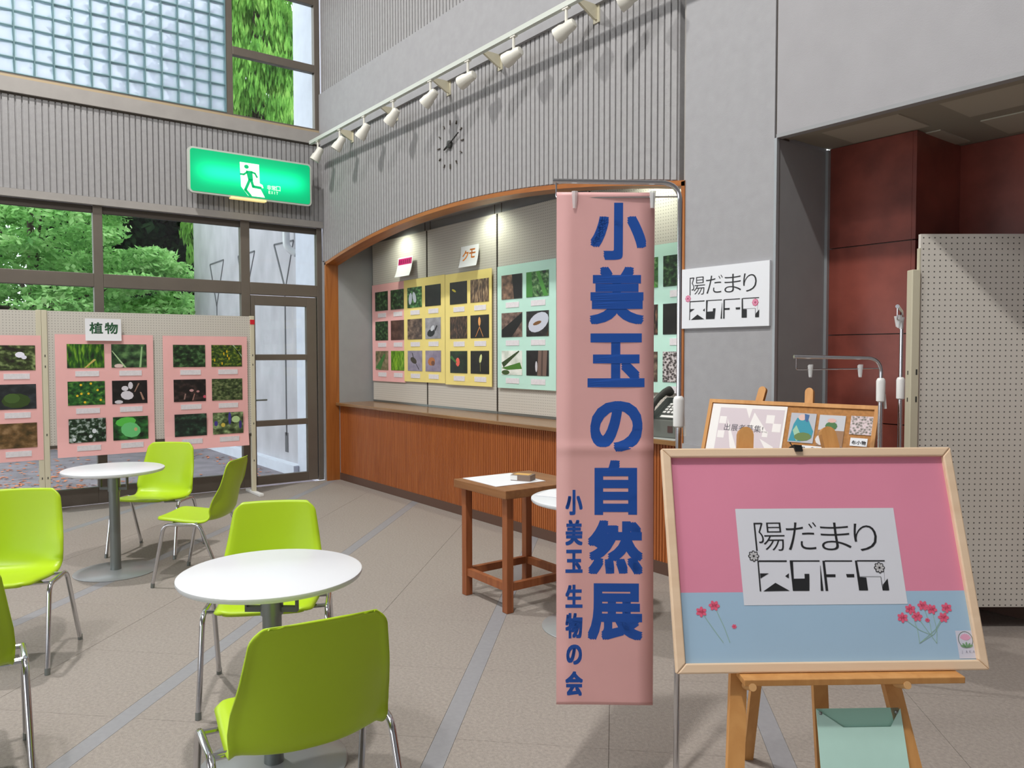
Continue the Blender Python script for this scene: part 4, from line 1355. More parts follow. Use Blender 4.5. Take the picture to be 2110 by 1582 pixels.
# ------------------------------------------------------------------ logo used on the column sign and on the framed poster
LOGO = {"su1": [[-0.1806, 0.3042], [-0.1766, 0.3042], [-0.1781, 0.2185], [-0.1823, 0.2186]], "su2": [[-0.1765, 0.3052], [-0.0945, 0.3045], [-0.095, 0.3], [-0.177, 0.3008]], "su3": [[-0.1763, 0.2684], [-0.1509, 0.2682], [-0.1765, 0.2543]], "su4": [[-0.0925, 0.2682], [-0.0942, 0.2535], [-0.1042, 0.26]], "su5": [[-0.1723, 0.2184], [-0.1346, 0.2418], [-0.0956, 0.219]], "ku1": [[-0.0765, 0.3043], [0.0017, 0.3036], [0.0012, 0.3], [-0.0769, 0.3007]], "ku2": [[-0.0862, 0.3044], [-0.0765, 0.3043], [-0.0799, 0.2526], [-0.0865, 0.2189]], "ku3": [[-0.0809, 0.2526], [-0.0343, 0.2529], [-0.0386, 0.2184], [-0.0865, 0.2189]], "ku4": [[-0.0472, 0.2659], [-0.0332, 0.2658], [-0.0343, 0.2527], [-0.0482, 0.2528]], "ku5": [[0.0014, 0.2888], [0.0025, 0.2888], [0.0022, 0.218], [-0.0058, 0.2181]], "e1": [[0.0096, 0.3025], [0.0166, 0.3024], [0.0161, 0.2178], [0.0084, 0.2179]], "e2": [[0.0168, 0.3035], [0.097, 0.3027], [0.0964, 0.2991], [0.0163, 0.2998]], "e3": [[0.0154, 0.264], [0.0431, 0.2638], [0.042, 0.256], [0.0155, 0.2563]], "e4": [[0.0741, 0.2642], [0.0977, 0.264], [0.097, 0.255], [0.0755, 0.2552]], "a1": [[0.105, 0.3021], [0.1112, 0.3021], [0.1132, 0.2554], [0.1057, 0.2182]], "a2": [[0.1114, 0.3031], [0.1931, 0.3024], [0.1925, 0.2987], [0.1108, 0.2995]], "a3": [[0.1121, 0.2554], [0.1318, 0.2539], [0.132, 0.2179], [0.1057, 0.2182]], "a4": [[0.1772, 0.2336], [0.1938, 0.2507], [0.1935, 0.2173], [0.1748, 0.2175]], "a5": [[0.1738, 0.2553], [0.1754, 0.2553], [0.1764, 0.2175], [0.1742, 0.2175]]}
GREYL = [[[0.1135, 0.2577], [0.1749, 0.2571], [0.1746, 0.2555], [0.1133, 0.2561]], [[0.1859, 0.2728], [0.187, 0.2728], [0.1848, 0.2444], [0.1837, 0.2444]]]


def logo(parent, k, cx, cz, y, petal, rim):
    """logo centred at cx, cz and scaled by k (source centre 0.0055, 0.317)"""
    T = lambda p_: (cx + (p_[0] - 0.0055) * k, cz + (p_[1] - 0.317) * k)
    mb = MB()
    for g, (x0, x1, z0, z1) in {'陽': (-0.181, -0.093, 0.332, 0.4132), 'だ': (-0.087, 0.004, 0.3335, 0.4132), 'ま': (0.014, 0.1015, 0.332, 0.4117), 'り': (0.112, 0.180, 0.3293, 0.4082)}.items():
        a, b = T((x0, z0)), T((x1, z1))
        obj('thin_character', glyph(MB(), g, a[0], b[0], a[1], b[1], y, off=-0.011), M['ink'], parent)
    for pre in ('su', 'ku', 'e', 'a'):
        mb = MB()
        for key, pts in LOGO.items():
            if key.rstrip('12345') == pre:
                mb.flat([T(q) for q in pts], y)
        obj('block_character', mb, M['ink'], parent)
    mb = MB()
    for pts in GREYL:
        mb.flat([T(q) for q in pts], y)
    obj('thin_lines', mb, M['inkgrey'], parent)
    for (fx, fz) in ((-0.19, 0.3173), (0.1742, 0.2812)):
        mb = MB()
        c = T((fx, fz))
        for i in range(8):
            a = i * PI / 4
            mb.flat(ell(c[0] + 0.0095 * k * math.cos(a), c[1] + 0.0095 * k * math.sin(a), 0.0068 * k, 0.0052 * k, a), y - 0.0002, 1)
            mb.flat(ell(c[0] + 0.0075 * k * math.cos(a), c[1] + 0.0075 * k * math.sin(a), 0.0062 * k, 0.0034 * k, a), y - 0.0006, 0)
        mb.flat(ell(c[0], c[1], 0.003 * k, 0.003 * k), y - 0.001, 1)
        obj('flower_mark', mb, [petal, rim], parent)


M['ink'] = mat('black_ink', (30, 31, 34), 0.5)
M['inkgrey'] = mat('grey_ink', (150, 152, 156), 0.6)
sg = thing('wall_sign', 'white square sign with black lettering on the grey column', 'sign', (5.763, -0.012, 1.841))
obj('board', MB().box(-0.317, 0.317, -0.006, 0.011, -0.184, 0.184), mat('white_board', (226, 229, 234), 0.6), sg)
logo(sg, 1.34, 0.0, 0.0, -0.0075, flat_col((240, 160, 190)), flat_col((206, 70, 120)))

# ------------------------------------------------------------------ banner stands


def banner_stand(label, base, rotz, height, arm, clamp_z, hook=0.05, group='chrome banner stands'):
    """pole with an arm that reaches to local -x"""
    t = thing('banner_stand', label, 'banner stand', base, rotz, group)
    obj('base', MB().lathe([(0.0, 0.0), (0.05, 0.0), (0.05, 0.008), (0.03, 0.014), (0.016, 0.03)], 32), M['whitep'], t)
    obj('lower_pole', MB().tube([(0, 0, 0.02), (0, 0, clamp_z)], 0.0105, 12), M['chrome'], t)
    p_ = rounded([(0, 0, clamp_z - 0.02), (0, 0, height), (-arm, 0, height + 0.008)], 0.065, 8)
    obj('upper_pole', MB().tube(p_, 0.0085, 12), M['chrome'], t)
    obj('hanging_rod', MB().tube(rounded([(-arm + 0.012, 0, height), (-arm + 0.012, 0, height - hook), (-0.004, 0, height - hook + 0.004)], 0.008, 3), 0.0028, 8), M['chrome'], t)
    c = obj('clamp', MB().lathe([(0.012, -0.055), (0.019, -0.05), (0.0195, 0.04), (0.016, 0.05), (0.011, 0.054)], 16, (0, 0, clamp_z)), M['whitep'], t)
    obj('clamp_lever', MB().bar((0.016, 0, clamp_z - 0.02), (0.022, 0, clamp_z - 0.085), 0.012, 0.008, (1, 0, 0)), M['whitep'], t)
    for x in (-arm + 0.075, -0.095):
        mb = MB()
        z = height - hook
        mb.tube([(x, -0.006, z + 0.022), (x, -0.002, z - 0.035)], [0.011, 0.007], 8)
        mb.tube([(x, 0.008, z + 0.018), (x, 0.003, z - 0.03)], [0.009, 0.006], 8)
        obj('clip', mb, M['clear'], t)
    return t


FACE = math.atan2(0.794, 0.608)     # local x along the picture's right
banner_stand('chrome stand that carries the tall pink banner', (6.897, -1.742, 0), FACE, 2.083, 0.436, 1.30)
banner_stand('low chrome stand with an empty arm beside the cork board', (6.905, -0.372, 0), FACE, 1.478, 0.395, 1.335)
banner_stand('chrome stand beside the pegboard post with its arm turned away', (6.822, -0.018, 0), math.atan2(3.781, -1.869) + R(-3), 1.70, 0.40, 1.33)

bn = thing('hanging_banner', 'tall pink paper banner with large blue lettering hanging from the chrome stand', 'banner', (6.64 + 0.1025, -2.078 + 0.134, 2.052), FACE)
BW, BHH = 0.337, 1.78


def bfy(x, z):
    """gentle bow and the horizontal fold of the paper"""
    f = -z / BHH
    fold = math.exp(-((f - 0.494) / 0.010) ** 2) * 0.004
    return 0.006 * math.sin(f * 5.0) + 0.004 * math.sin(x * 9 + f * 3) - fold


n = 150
vs, fs = [], []
for i in range(n + 1):
    for j in range(7):
        x = -BW / 2 + BW * j / 6
        z = -BHH * i / n
        xo = x + (-0.004 + 0.006 * i / n if False else 0)
        vs.append((xo, bfy(x, z), z))
for i in range(n):
    for j in range(6):
        a = i * 7 + j
        fs.append((a + 7, a + 8, a + 1, a))
s = obj('sheet', MB().add(vs, fs, 0, True), M['pinkb'], bn)
so = s.modifiers.new('paper', 'SOLIDIFY'); so.thickness = 0.001; so.offset = 1
KX = BW / 203.0


def bpx(x, y):
    return (x - 1248.5) * KX, -(y - 395) * KX


mb = MB()
for ch, x0, x1, y0, y1 in (('小', 1217, 1333, 416, 533), ('美', 1216, 1329, 547, 666), ('玉', 1212, 1331, 685, 797), ('の', 1218, 1327, 826, 932), ('自', 1227, 1316, 950, 1065), ('然', 1213, 1328, 1076, 1190), ('展', 1213, 1328, 1209, 1329)):
    a, b = bpx(x0, y1), bpx(x1, y0)
    obj('large_character', glyph(MB(), ch, a[0], b[0], a[1], b[1], -0.0015, 0.0078, fy=bfy), M['blue'], bn)
for ch, x0, x1, y0, y1 in (('小', 1166, 1202, 1012, 1065), ('美', 1166, 1202, 1075, 1129), ('玉', 1166, 1202, 1138, 1187), ('生', 1166, 1202, 1212, 1261), ('物', 1166, 1202, 1272, 1326), ('の', 1168, 1201, 1339, 1382), ('会', 1166, 1203, 1396, 1449)):
    a, b = bpx(x0, y1), bpx(x1, y0)
    obj('small_character', glyph(MB(), ch, a[0], b[0], a[1], b[1], -0.0015, 0.0028, fy=bfy), M['blue'], bn)

# ------------------------------------------------------------------ near easel with the framed poster
TILT = R(19.067)
EZ = 0.614
ROTE = R(-35.804 + 90)


def el(a, b, d=0.0, z0=EZ):
    """leaning plane of an easel: a right, b up the slope, d towards the viewer"""
    return (a, b * math.sin(TILT) - d * math.cos(TILT), z0 + b * math.cos(TILT) + d * math.sin(TILT))


def leg_round(mb, a0, b0, a1, b1, w, d0, d1, z0=EZ, n=6):
    """flat leg with a rounded upper end in the leaning plane"""
    v = Vector((a1 - a0, b1 - b0)).normalized()
    nx = Vector((-v.y, v.x)) * (w / 2)
    pts = [Vector((a0, b0)) + nx, Vector((a0, b0)) - nx]
    c = Vector((a1, b1)) - v * (w / 2)
    for k in range(n + 1):
        an = -PI / 2 + PI * k / n
        pts.append(c + nx * math.sin(an) * 1.0 + v * math.cos(an) * (w / 2))
    m = len(pts)
    vs = [el(p_.x, p_.y, d1, z0) for p_ in pts] + [el(p_.x, p_.y, d0, z0) for p_ in pts]
    mb.add(vs, [tuple(range(m)), tuple(range(2 * m - 1, m - 1, -1))] + [((i + 1) % m, i, m + i, m + (i + 1) % m) for i in range(m)])
    return mb


ea = thing('display_easel', 'near beech easel carrying the framed pink and blue poster', 'easel', (7.525, -1.825, 0), ROTE, 'wooden display easels')
BB = -EZ / math.cos(TILT) + 0.012
for a_t, a_b in ((-0.1649, -0.339), (0.0853, 0.247)):
    obj('front_leg', leg_round(MB(), a_b, BB, a_t, 0.708, 0.046, -0.045, -0.022), M['easel'], ea)
top_r = el(-0.02, 0.60, -0.06)
obj('rear_leg', MB().bar((-0.002, 0.69, 0.0), (-0.06, top_r[1], 1.16), 0.036, 0.02, (0, 1, 0)), M['easel'], ea)
obj('rear_leg', MB().bar((0.228, 0.56, 0.0), (0.03, top_r[1], 1.16), 0.050, 0.02, (0, 1, 0)), M['easel'], ea)
q = [el(-0.24, 0.56, -0.045), el(0.17, 0.56, -0.045)]
obj('crossbar', MB().bar(q[0], q[1], 0.02, 0.04), M['easel'], ea)
a_, b_ = el(-0.265, -0.012, 0.012), el(0.345, -0.012, 0.012)
obj('ledge', MB().bar(a_, b_, 0.07, 0.018, (0, 0, 1)), M['easel'], ea, bevel=0.002)
for pa in (-0.243, 0.183):
    p0, p1 = el(pa, -0.034, -0.02), el(pa, -0.034, 0.045)
    pg = obj('peg', MB().tube([p0, p1], 0.0105, 14), mat('peg_wood', (206, 160, 106), 0.5), ea)

fp = thing('framed_poster', 'framed pink and blue poster with a white title panel on the near easel', 'framed poster', (7.525, -1.825, EZ), rot=(-TILT, 0, ROTE))
FW, FH = 0.88, 0.634
bw = 0.027
for nm, pts in (('frame_rail', [(-FW / 2, 0), (FW / 2, 0), (FW / 2 - bw, bw), (-FW / 2 + bw, bw)]), ('frame_rail', [(-FW / 2, FH), (FW / 2, FH), (FW / 2 - bw, FH - bw), (-FW / 2 + bw, FH - bw)]),
                ('frame_rail', [(-FW / 2, 0), (-FW / 2 + bw, bw), (-FW / 2 + bw, FH - bw), (-FW / 2, FH)]), ('frame_rail', [(FW / 2, 0), (FW / 2 - bw, bw), (FW / 2 - bw, FH - bw), (FW / 2, FH)])):
    obj(nm, MB().plate(pts, -0.012, 0.012), M['pine'], fp, bevel=0.004)
obj('backing', MB().box(-FW / 2 + 0.01, FW / 2 - 0.01, 0.004, 0.01, 0.01, FH - 0.01), M['easel'], fp)
mb = MB()
mb.flat([(-0.414, 0.217), (0.414, 0.215), (0.414, 0.608), (-0.414, 0.608)], 0.002, 0)
mb.flat([(-0.414, 0.026), (0.414, 0.026), (0.414, 0.215), (-0.414, 0.217)], 0.002, 1)
pr = obj('print', mb, [mat('poster_pink', (222, 138, 164), 0.55, var=0.04, vscale=3), mat('poster_blue', (160, 190, 214), 0.55, var=0.03, vscale=3)], fp)
obj('title_panel', MB().flat([(-0.2308, 0.4541), (0.2423, 0.4535), (0.2415, 0.1795), (-0.2309, 0.1805)], 0.0012), mat('title_panel_white', (216, 218, 226), 0.55), fp)
logo(fp, 1.0, 0.0055, 0.317, 0.0004, flat_col((190, 190, 192)), M['ink'])


def cosmos(mb, x, z, r, mi=0):
    for i in range(6):
        a = i * PI / 3 + x * 40
        mb.flat(ell(x + r * 0.55 * math.cos(a), z + r * 0.45 * math.sin(a), r * 0.5, r * 0.32, a), 0.0009, mi)


for pts, stems in (([(0.2465, 0.1648), (0.2847, 0.1745), (0.3088, 0.1641), (0.3522, 0.1676), (0.2207, 0.1421), (0.2628, 0.145), (0.3387, 0.1415)], [(0.2588, 0.0724), (0.2976, 0.0933), (0.308, 0.0718)]),
                   ([(-0.3554, 0.1641), (-0.317, 0.1807)], [(-0.2996, 0.0806), (-0.2813, 0.0804)])):
    mb = MB()
    for i, (x, z) in enumerate(pts):
        s_ = stems[i % len(stems)]
        mx_, mz_ = (x + s_[0]) / 2 + 0.006, (z + s_[1]) / 2 - 0.01
        stroke(mb, [(x, z), (mx_, mz_), s_], 0.0016, 0.0012, 1)
        cosmos(mb, x, z, 0.0155)
    if len(pts) > 3:
        cosmos(mb, 0.2913, 0.1346, 0.007)
    else:
        cosmos(mb, -0.265, 0.1235, 0.007)
    obj('printed_flowers', mb, [flat_col((226, 96, 126)), flat_col((150, 184, 166))], fp)
mb = MB()
mb.flat([(0.3662, 0.105), (0.4135, 0.105), (0.4135, 0.0304), (0.3662, 0.0304)], 0.0012, 0)
mb.flat(ell(0.392, 0.0805, 0.0215, 0.0225, 0, 24), 0.001, 1)
mb.flat(ell(0.392, 0.0805, 0.0195, 0.0205, 0, 24), 0.0008, 0)
for i in range(7):
    a = R(-60 + i * 20)
    mb.flat(ell(0.392 + 0.009 * math.sin(a), 0.0835 + 0.009 * math.cos(a) - 0.004, 0.009, 0.0034, PI / 2 - a), 0.0006 - i * 0.00005, 2)
for i in range(5):
    a = R(-70 + i * 35)
    mb.flat(ell(0.392 + 0.011 * math.sin(a), 0.067 - 0.002 * abs(i - 2), 0.008, 0.003, PI / 2 - a), 0.0002, 3)
words(mb, 'J A K A', 0.3755, 0.045, 0.010, 0.0006, 4)
obj('emblem', mb, [flat_col((206, 206, 220)), flat_col((96, 110, 100)), flat_col((222, 164, 190)), flat_col((120, 160, 120)), flat_col((160, 160, 176))], fp)
bc_ = thing('binder_clip', 'black binder clip on the top rail of the framed poster', 'clip', (7.525, -1.825, EZ), rot=(-TILT, 0, ROTE))
obj('clip_body', MB().plate([(-0.042, 0.642), (-0.018, 0.640), (-0.016, 0.622), (-0.038, 0.622)], -0.020, 0.02), M['black'], bc_)
obj('clip_wire', MB().tube([(-0.042, -0.006, 0.640), (-0.046, -0.004, 0.652), (-0.044, 0.004, 0.652)], 0.0018, 6), M['black'], bc_)

en = thing('paper_pocket', 'mint green paper pocket pinned to the easel leg below the framed poster', 'paper pocket', (7.525, -1.825, EZ), rot=(-TILT, 0, ROTE))
mb = MB()
mb.flat([(-0.052, -0.098), (0.018, -0.145), (0.150, -0.145), (0.184, -0.098), (0.187, -0.40), (-0.064, -0.40)], -0.0005, 0)
obj('pocket_front', mb, mat('mint_pocket', (188, 226, 214), 0.7, var=0.05, vscale=9), en)
so = en.children[0].modifiers.new('paper', 'SOLIDIFY'); so.thickness = 0.001; so.offset = 1
mb = MB().plate([(-0.050, -0.097), (0.182, -0.097), (0.186, -0.40), (-0.062, -0.40)], 0.004, 0.006)
obj('pocket_back', mb, mat('mint_pocket_inside', (158, 206, 188), 0.7), en)
for x in (-0.042, 0.170):
    obj('pin', MB().lathe([(0.0045, 0), (0.0045, 0.004), (0.002, 0.006)], 10, (x, -0.0005, -0.108), 0, Matrix.Rotation(R(90), 3, 'X')), M['steel'], en)
en.location = Vector((7.525, -1.825, EZ)) + Vector(fp.matrix_basis.to_3x3() @ Vector((0, 0.018, 0)))

# ------------------------------------------------------------------ far easel with the cork board
RC = math.atan2(0.148, 0.883)
e2 = thing('display_easel', 'far beech easel behind the cork notice board', 'easel', (6.384, -0.434, 0), RC, 'wooden display easels')
Z2 = 0.66
B2 = -Z2 / math.cos(TILT) + 0.012
for a_t, a_b in ((-0.165, -0.33), (0.085, 0.25)):
    obj('front_leg', leg_round(MB(), a_b, B2, a_t, 0.71, 0.042, -0.045, -0.022, Z2), M['easel'], e2)
for xx in (-0.16, 0.08):
    obj('rear_leg', MB().bar((xx * 1.5, 0.34, 0.0), (xx * 0.6, 0.24, 1.2), 0.036, 0.02, (0, 1, 0)), M['easel'], e2)
a_, b_ = el(-0.31, -0.012, 0.012, Z2), el(0.31, -0.012, 0.012, Z2)
obj('ledge', MB().bar(a_, b_, 0.07, 0.018), M['easel'], e2)

cb = thing('cork_board', 'cork notice board with pinned leaflets on the far easel', 'notice board', (6.384, -0.434, Z2), rot=(-TILT, 0, RC))
CW, CHH = 0.90, 0.62
mb = MB()
mb.box(-CW / 2, CW / 2, -0.008, 0.012, 0, 0.02).box(-CW / 2, CW / 2, -0.008, 0.012, CHH - 0.02, CHH).box(-CW / 2, -CW / 2 + 0.02, -0.008, 0.012, 0.02, CHH - 0.02).box(CW / 2 - 0.02, CW / 2, -0.008, 0.012, 0.02, CHH - 0.02)
obj('frame', mb, M['easel'], cb)
obj('cork', MB().box(-CW / 2 + 0.02, CW / 2 - 0.02, 0.0, 0.008, 0.02, CHH - 0.02), mat('cork', (176, 124, 72), 0.9, var=0.22, vscale=60), cb)


def leaflet(label, x0, x1, z0, z1, base, draw, group='leaflets pinned on the cork board'):
    t = thing('leaflet', label, 'leaflet', (6.384, -0.434, Z2), rot=(-TILT, 0, RC), group=group)
    obj('sheet', MB().box(x0, x1, -0.0035, -0.001, z0, z1), base, t)
    if draw:
        draw(t)
    return t


def dA(t):
    mb = MB()
    y = -0.0042
    x0, x1, z0, z1 = -0.425, 0.0, 0.1, 0.595
    w_ = x1 - x0
    mb.flat([(x0 + 0.05, z1 - 0.02), (x1 - 0.012, z1 - 0.02), (x1 - 0.012, z0), (x0 + 0.05, z0)], y, 0)
    for i, (px, pz, s_) in enumerate(((0.055, 0.07, 0.04), (0.055, 0.15, 0.04), (0.32, 0.05, 0.045), (0.36, 0.095, 0.045), (0.31, 0.14, 0.03))):
        mb.flat([(x0 + px, z1 - pz), (x0 + px + s_, z1 - pz), (x0 + px + s_, z1 - pz - s_), (x0 + px, z1 - pz - s_)], y - 0.0003, 1)
    mb.flat([(x0 + 0.2, z1 - 0.02), (x0 + 0.235, z1 - 0.02), (x0 + 0.225, z1 - 0.075)], y - 0.0003, 1)
    mb.flat([(x0 + 0.25, z1 - 0.04), (x0 + 0.34, z1 - 0.15), (x0 + 0.23, z1 - 0.12)], y - 0.0003, 1)
    mb.flat([(x0 + 0.10, z1 - 0.08), (x0 + 0.20, z1 - 0.29), (x0 + 0.14, z1 - 0.24)], y - 0.0003, 1)
    mb.flat([(x0 + 0.3, z1 - 0.18), (x0 + 0.38, z1 - 0.22), (x0 + 0.37, z1 - 0.28)], y - 0.0003, 1)
    mb.flat(ell(x0 + 0.15, z1 - 0.26, 0.011, 0.011, 0, 4), y - 0.0006, 2)
    words(mb, '出展者募集!', x0 + 0.085, z1 - 0.145, 0.042, y - 0.0006, 2)
    obj('printing', mb, [flat_col((206, 194, 200)), flat_col((232, 228, 226)), flat_col((70, 66, 76))], t)


leaflet('pale mauve recruiting leaflet on the left half of the cork board', -0.425, 0.0, 0.1, 0.595, mat('leaflet_paper', (232, 230, 228), 0.7), dA)


def squash(mb, top, k):
    mb.v = [(x, y, top - (top - z) * k) for x, y, z in mb.v]
    return mb


def dB(t):
    mb = MB()
    y = -0.0042
    mb.flat([(0.03, 0.30), (0.045, 0.46), (0.06, 0.52), (0.12, 0.50), (0.15, 0.40), (0.145, 0.34), (0.09, 0.30)], y, 0)
    mb.flat([(0.045, 0.40), (0.06, 0.45), (0.10, 0.33), (0.07, 0.30)], y - 0.0003, 4)
    mb.flat(ell(0.10, 0.345, 0.045, 0.04, 0.3), y - 0.0004, 1)
    mb.flat(ell(0.085, 0.525, 0.020, 0.03), y - 0.0003, 2)
    mb.flat([(0.095, 0.56), (0.12, 0.55), (0.115, 0.48), (0.1, 0.5)], y - 0.0005, 3)
    obj('printing', squash(mb, 0.565, 0.56), [flat_col((40, 140, 160)), flat_col((96, 120, 60)), flat_col((214, 180, 170)), flat_col((50, 90, 140)), flat_col((150, 190, 160))], t)


leaflet('photo of a blue robe on the cork board', 0.025, 0.155, 0.411, 0.565, mat('photo_grey', (178, 180, 188), 0.6), dB)


def dC(t):
    mb = MB()
    y = -0.0042
    mb.flat([(0.172, 0.28), (0.30, 0.28), (0.30, 0.42), (0.172, 0.42)], y, 0)
    mb.flat(ell(0.235, 0.46, 0.03, 0.04), y - 0.0004, 1)
    mb.flat(ell(0.235, 0.51, 0.022, 0.02), y - 0.0006, 2)
    mb.flat(ell(0.2, 0.33, 0.035, 0.05), y - 0.0006, 3)
    obj('printing', squash(mb, 0.565, 0.56), [flat_col((150, 112, 80)), flat_col((60, 110, 60)), flat_col((214, 172, 164)), flat_col((214, 208, 206))], t)


leaflet('photo of a green figure craft, second on the cork board', 0.172, 0.30, 0.404, 0.562, mat('photo_pale', (190, 192, 198), 0.6), dC)
leaflet('wide photo of small pale craft pieces at the cork board end', 0.325, 0.43, 0.472, 0.565, photo_mat((104, 100, 92), (170, 160, 158), (214, 196, 200), 8, 'v', (0.2, 0.45, 0.7), 31), None)
leaflet('lower photo of pink craft pieces at the cork board end', 0.325, 0.43, 0.26, 0.395, photo_mat((70, 60, 62), (160, 140, 146), (214, 190, 200), 6, 'n', (0.34, 0.5, 0.7), 32), None)


def tag_text(txt, x, z, size):
    def d(t):
        mb = MB()
        words(mb, txt, x, z, size, -0.0046, 0, 0.0006)
        obj('lettering', mb, M['ink'], t)
    return d


leaflet('white label strip below the robe photo', 0.06, 0.27, 0.362, 0.398, M['paper'], tag_text('洋服・和服・衣', 0.068, 0.370, 0.026))
leaflet('short white label strip under the pale craft photo', 0.335, 0.415, 0.415, 0.455, M['paper'], tag_text('布小物', 0.342, 0.424, 0.022))

# ------------------------------------------------------------------ tall pegboard stand at the right
pb = thing('pegboard_stand', 'tall grey beige pegboard at the right picture edge', 'pegboard', (6.69, 0.435, 0), FACE)
obj('board', MB().box(0.0, 0.72, -0.012, 0.012, 0.125, 2.135), M['peg2'], pb)
pp = obj('post', MB().box(-0.05, -0.006, -0.03, 0.03, 0.03, 1.945), M['cream'], pb, bevel=0.004)
mb = MB()
for z in (1.24, 1.385):
    mb.box(-0.024, -0.016, -0.0315, -0.029, z, z + 0.03).box(-0.0515, -0.049, -0.004, 0.004, z, z + 0.022)
obj('slot', mb, M['dark'], pp)
obj('edge_strip', MB().box(-0.006, 0.0, -0.013, 0.013, 0.125, 2.06), M['cream'], pb)
obj('foot', MB().box(-0.05, -0.006, -0.3, 0.2, 0.0, 0.03), M['dark'], pb)
obj('post', MB().box(0.72, 0.75, -0.03, 0.03, 0.03, 1.945), M['cream'], pb, bevel=0.004)
obj('foot', MB().box(0.72, 0.75, -0.3, 0.05, 0.0, 0.03), M['dark'], pb)

# ------------------------------------------------------------------ outdoors
go = struct('ground_outside', MB().box(-30, -0.2, -20, 20, -0.25, -0.05), M['asphalt'], label='grey asphalt yard outside the windows')
ow = struct('wall_outside', label='weathered concrete wing wall outside the door')
obj('wall_face', MB().box(-5.55, -0.83, 0.05, 0.30, -0.05, 4.0), M['outwall'], ow)
obj('pilaster', MB().box(-0.83, -0.2, -0.0, 0.40, -0.05, 7.4), M['pil'], ow)
obj('kerb', MB().box(-5.55, -0.8, -0.07, 0.05, -0.05, 0.08), M['pil'], ow)


def vgroove(a, b, c):
    mb = MB()
    for p_, q_, w_ in ((a, c, 0.035), (b, c, 0.022), (a, b, 0.02)):
        mb.bar((p_[0], 0.047, p_[1]), (q_[0], 0.047, q_[1]), w_, 0.008, (0, 1, 0))
    return mb


gmb = [vgroove((-4.604, 2.987), (-3.884, 2.997), (-4.273, 2.29)), vgroove((-3.183, 2.98), (-2.46, 2.984), (-2.9, 2.30)), vgroove((-1.695, 2.988), (-1.01, 2.967), (-1.31, 2.36))]
for g in gmb:
    obj('groove', g, M['groove'], ow)
for x in (-4.27, -2.88, -1.325):
    obj('groove', MB().bar((x, 0.047, 2.30), (x, 0.047, 0.42), 0.03, 0.008, (0, 1, 0)).bar((x, 0.047, 0.46), (x, 0.047, 0.20), 0.10, 0.008, (0, 1, 0)), M['groove'], ow)

dp = thing('downpipe', 'curved metal rain pipe on the outside concrete wall', 'pipe', (-0.93, -0.04, 0))
obj('pipe', MB().tube(rounded([(0.12, -0.02, 4.33), (-0.05, -0.02, 4.34), (-0.05, -0.02, 2.86), (0.03, 0.08, 2.78)], 0.08, 5), 0.045, 12), mat('pale_pipe', (232, 232, 234), 0.35), dp)
obj('pipe_band', MB().lathe([(0.05, 3.1), (0.05, 3.14)], 14, (-0.05, -0.02, 0)), M['steel'], dp)

nprng = np.random.default_rng(5)


def leaf_mat(name, c0, c1, c2, scale=1.3, trans=0.35):
    m = bpy.data.materials.new(name)
    m.use_nodes = True
    N, L = nt(m)
    N.remove(N['Principled BSDF'])
    tc = N.new('ShaderNodeTexCoord')
    n = N.new('ShaderNodeTexNoise'); n.inputs['Scale'].default_value = scale; n.inputs['Detail'].default_value = 8; n.inputs['Roughness'].default_value = 0.7
    L.new(tc.outputs['Object'], n.inputs['Vector'])
    r = N.new('ShaderNodeValToRGB')
    e = r.color_ramp.elements
    e[0].position, e[1].position = 0.32, 0.70
    e[0].color, e[1].color = (*lin(c0), 1), (*lin(c2), 1)
    x = e.new(0.5); x.color = (*lin(c1), 1)
    L.new(n.outputs[0], r.inputs[0])
    d = N.new('ShaderNodeBsdfDiffuse'); t = N.new('ShaderNodeBsdfTranslucent'); mx = N.new('ShaderNodeMixShader')
    mx.inputs[0].default_value = trans
    L.new(r.outputs[0], d.inputs[0]); L.new(r.outputs[0], t.inputs[0])
    L.new(d.outputs[0], mx.inputs[1]); L.new(t.outputs[0], mx.inputs[2])
    L.new(mx.outputs[0], N['Material Output'].inputs[0])
    return m


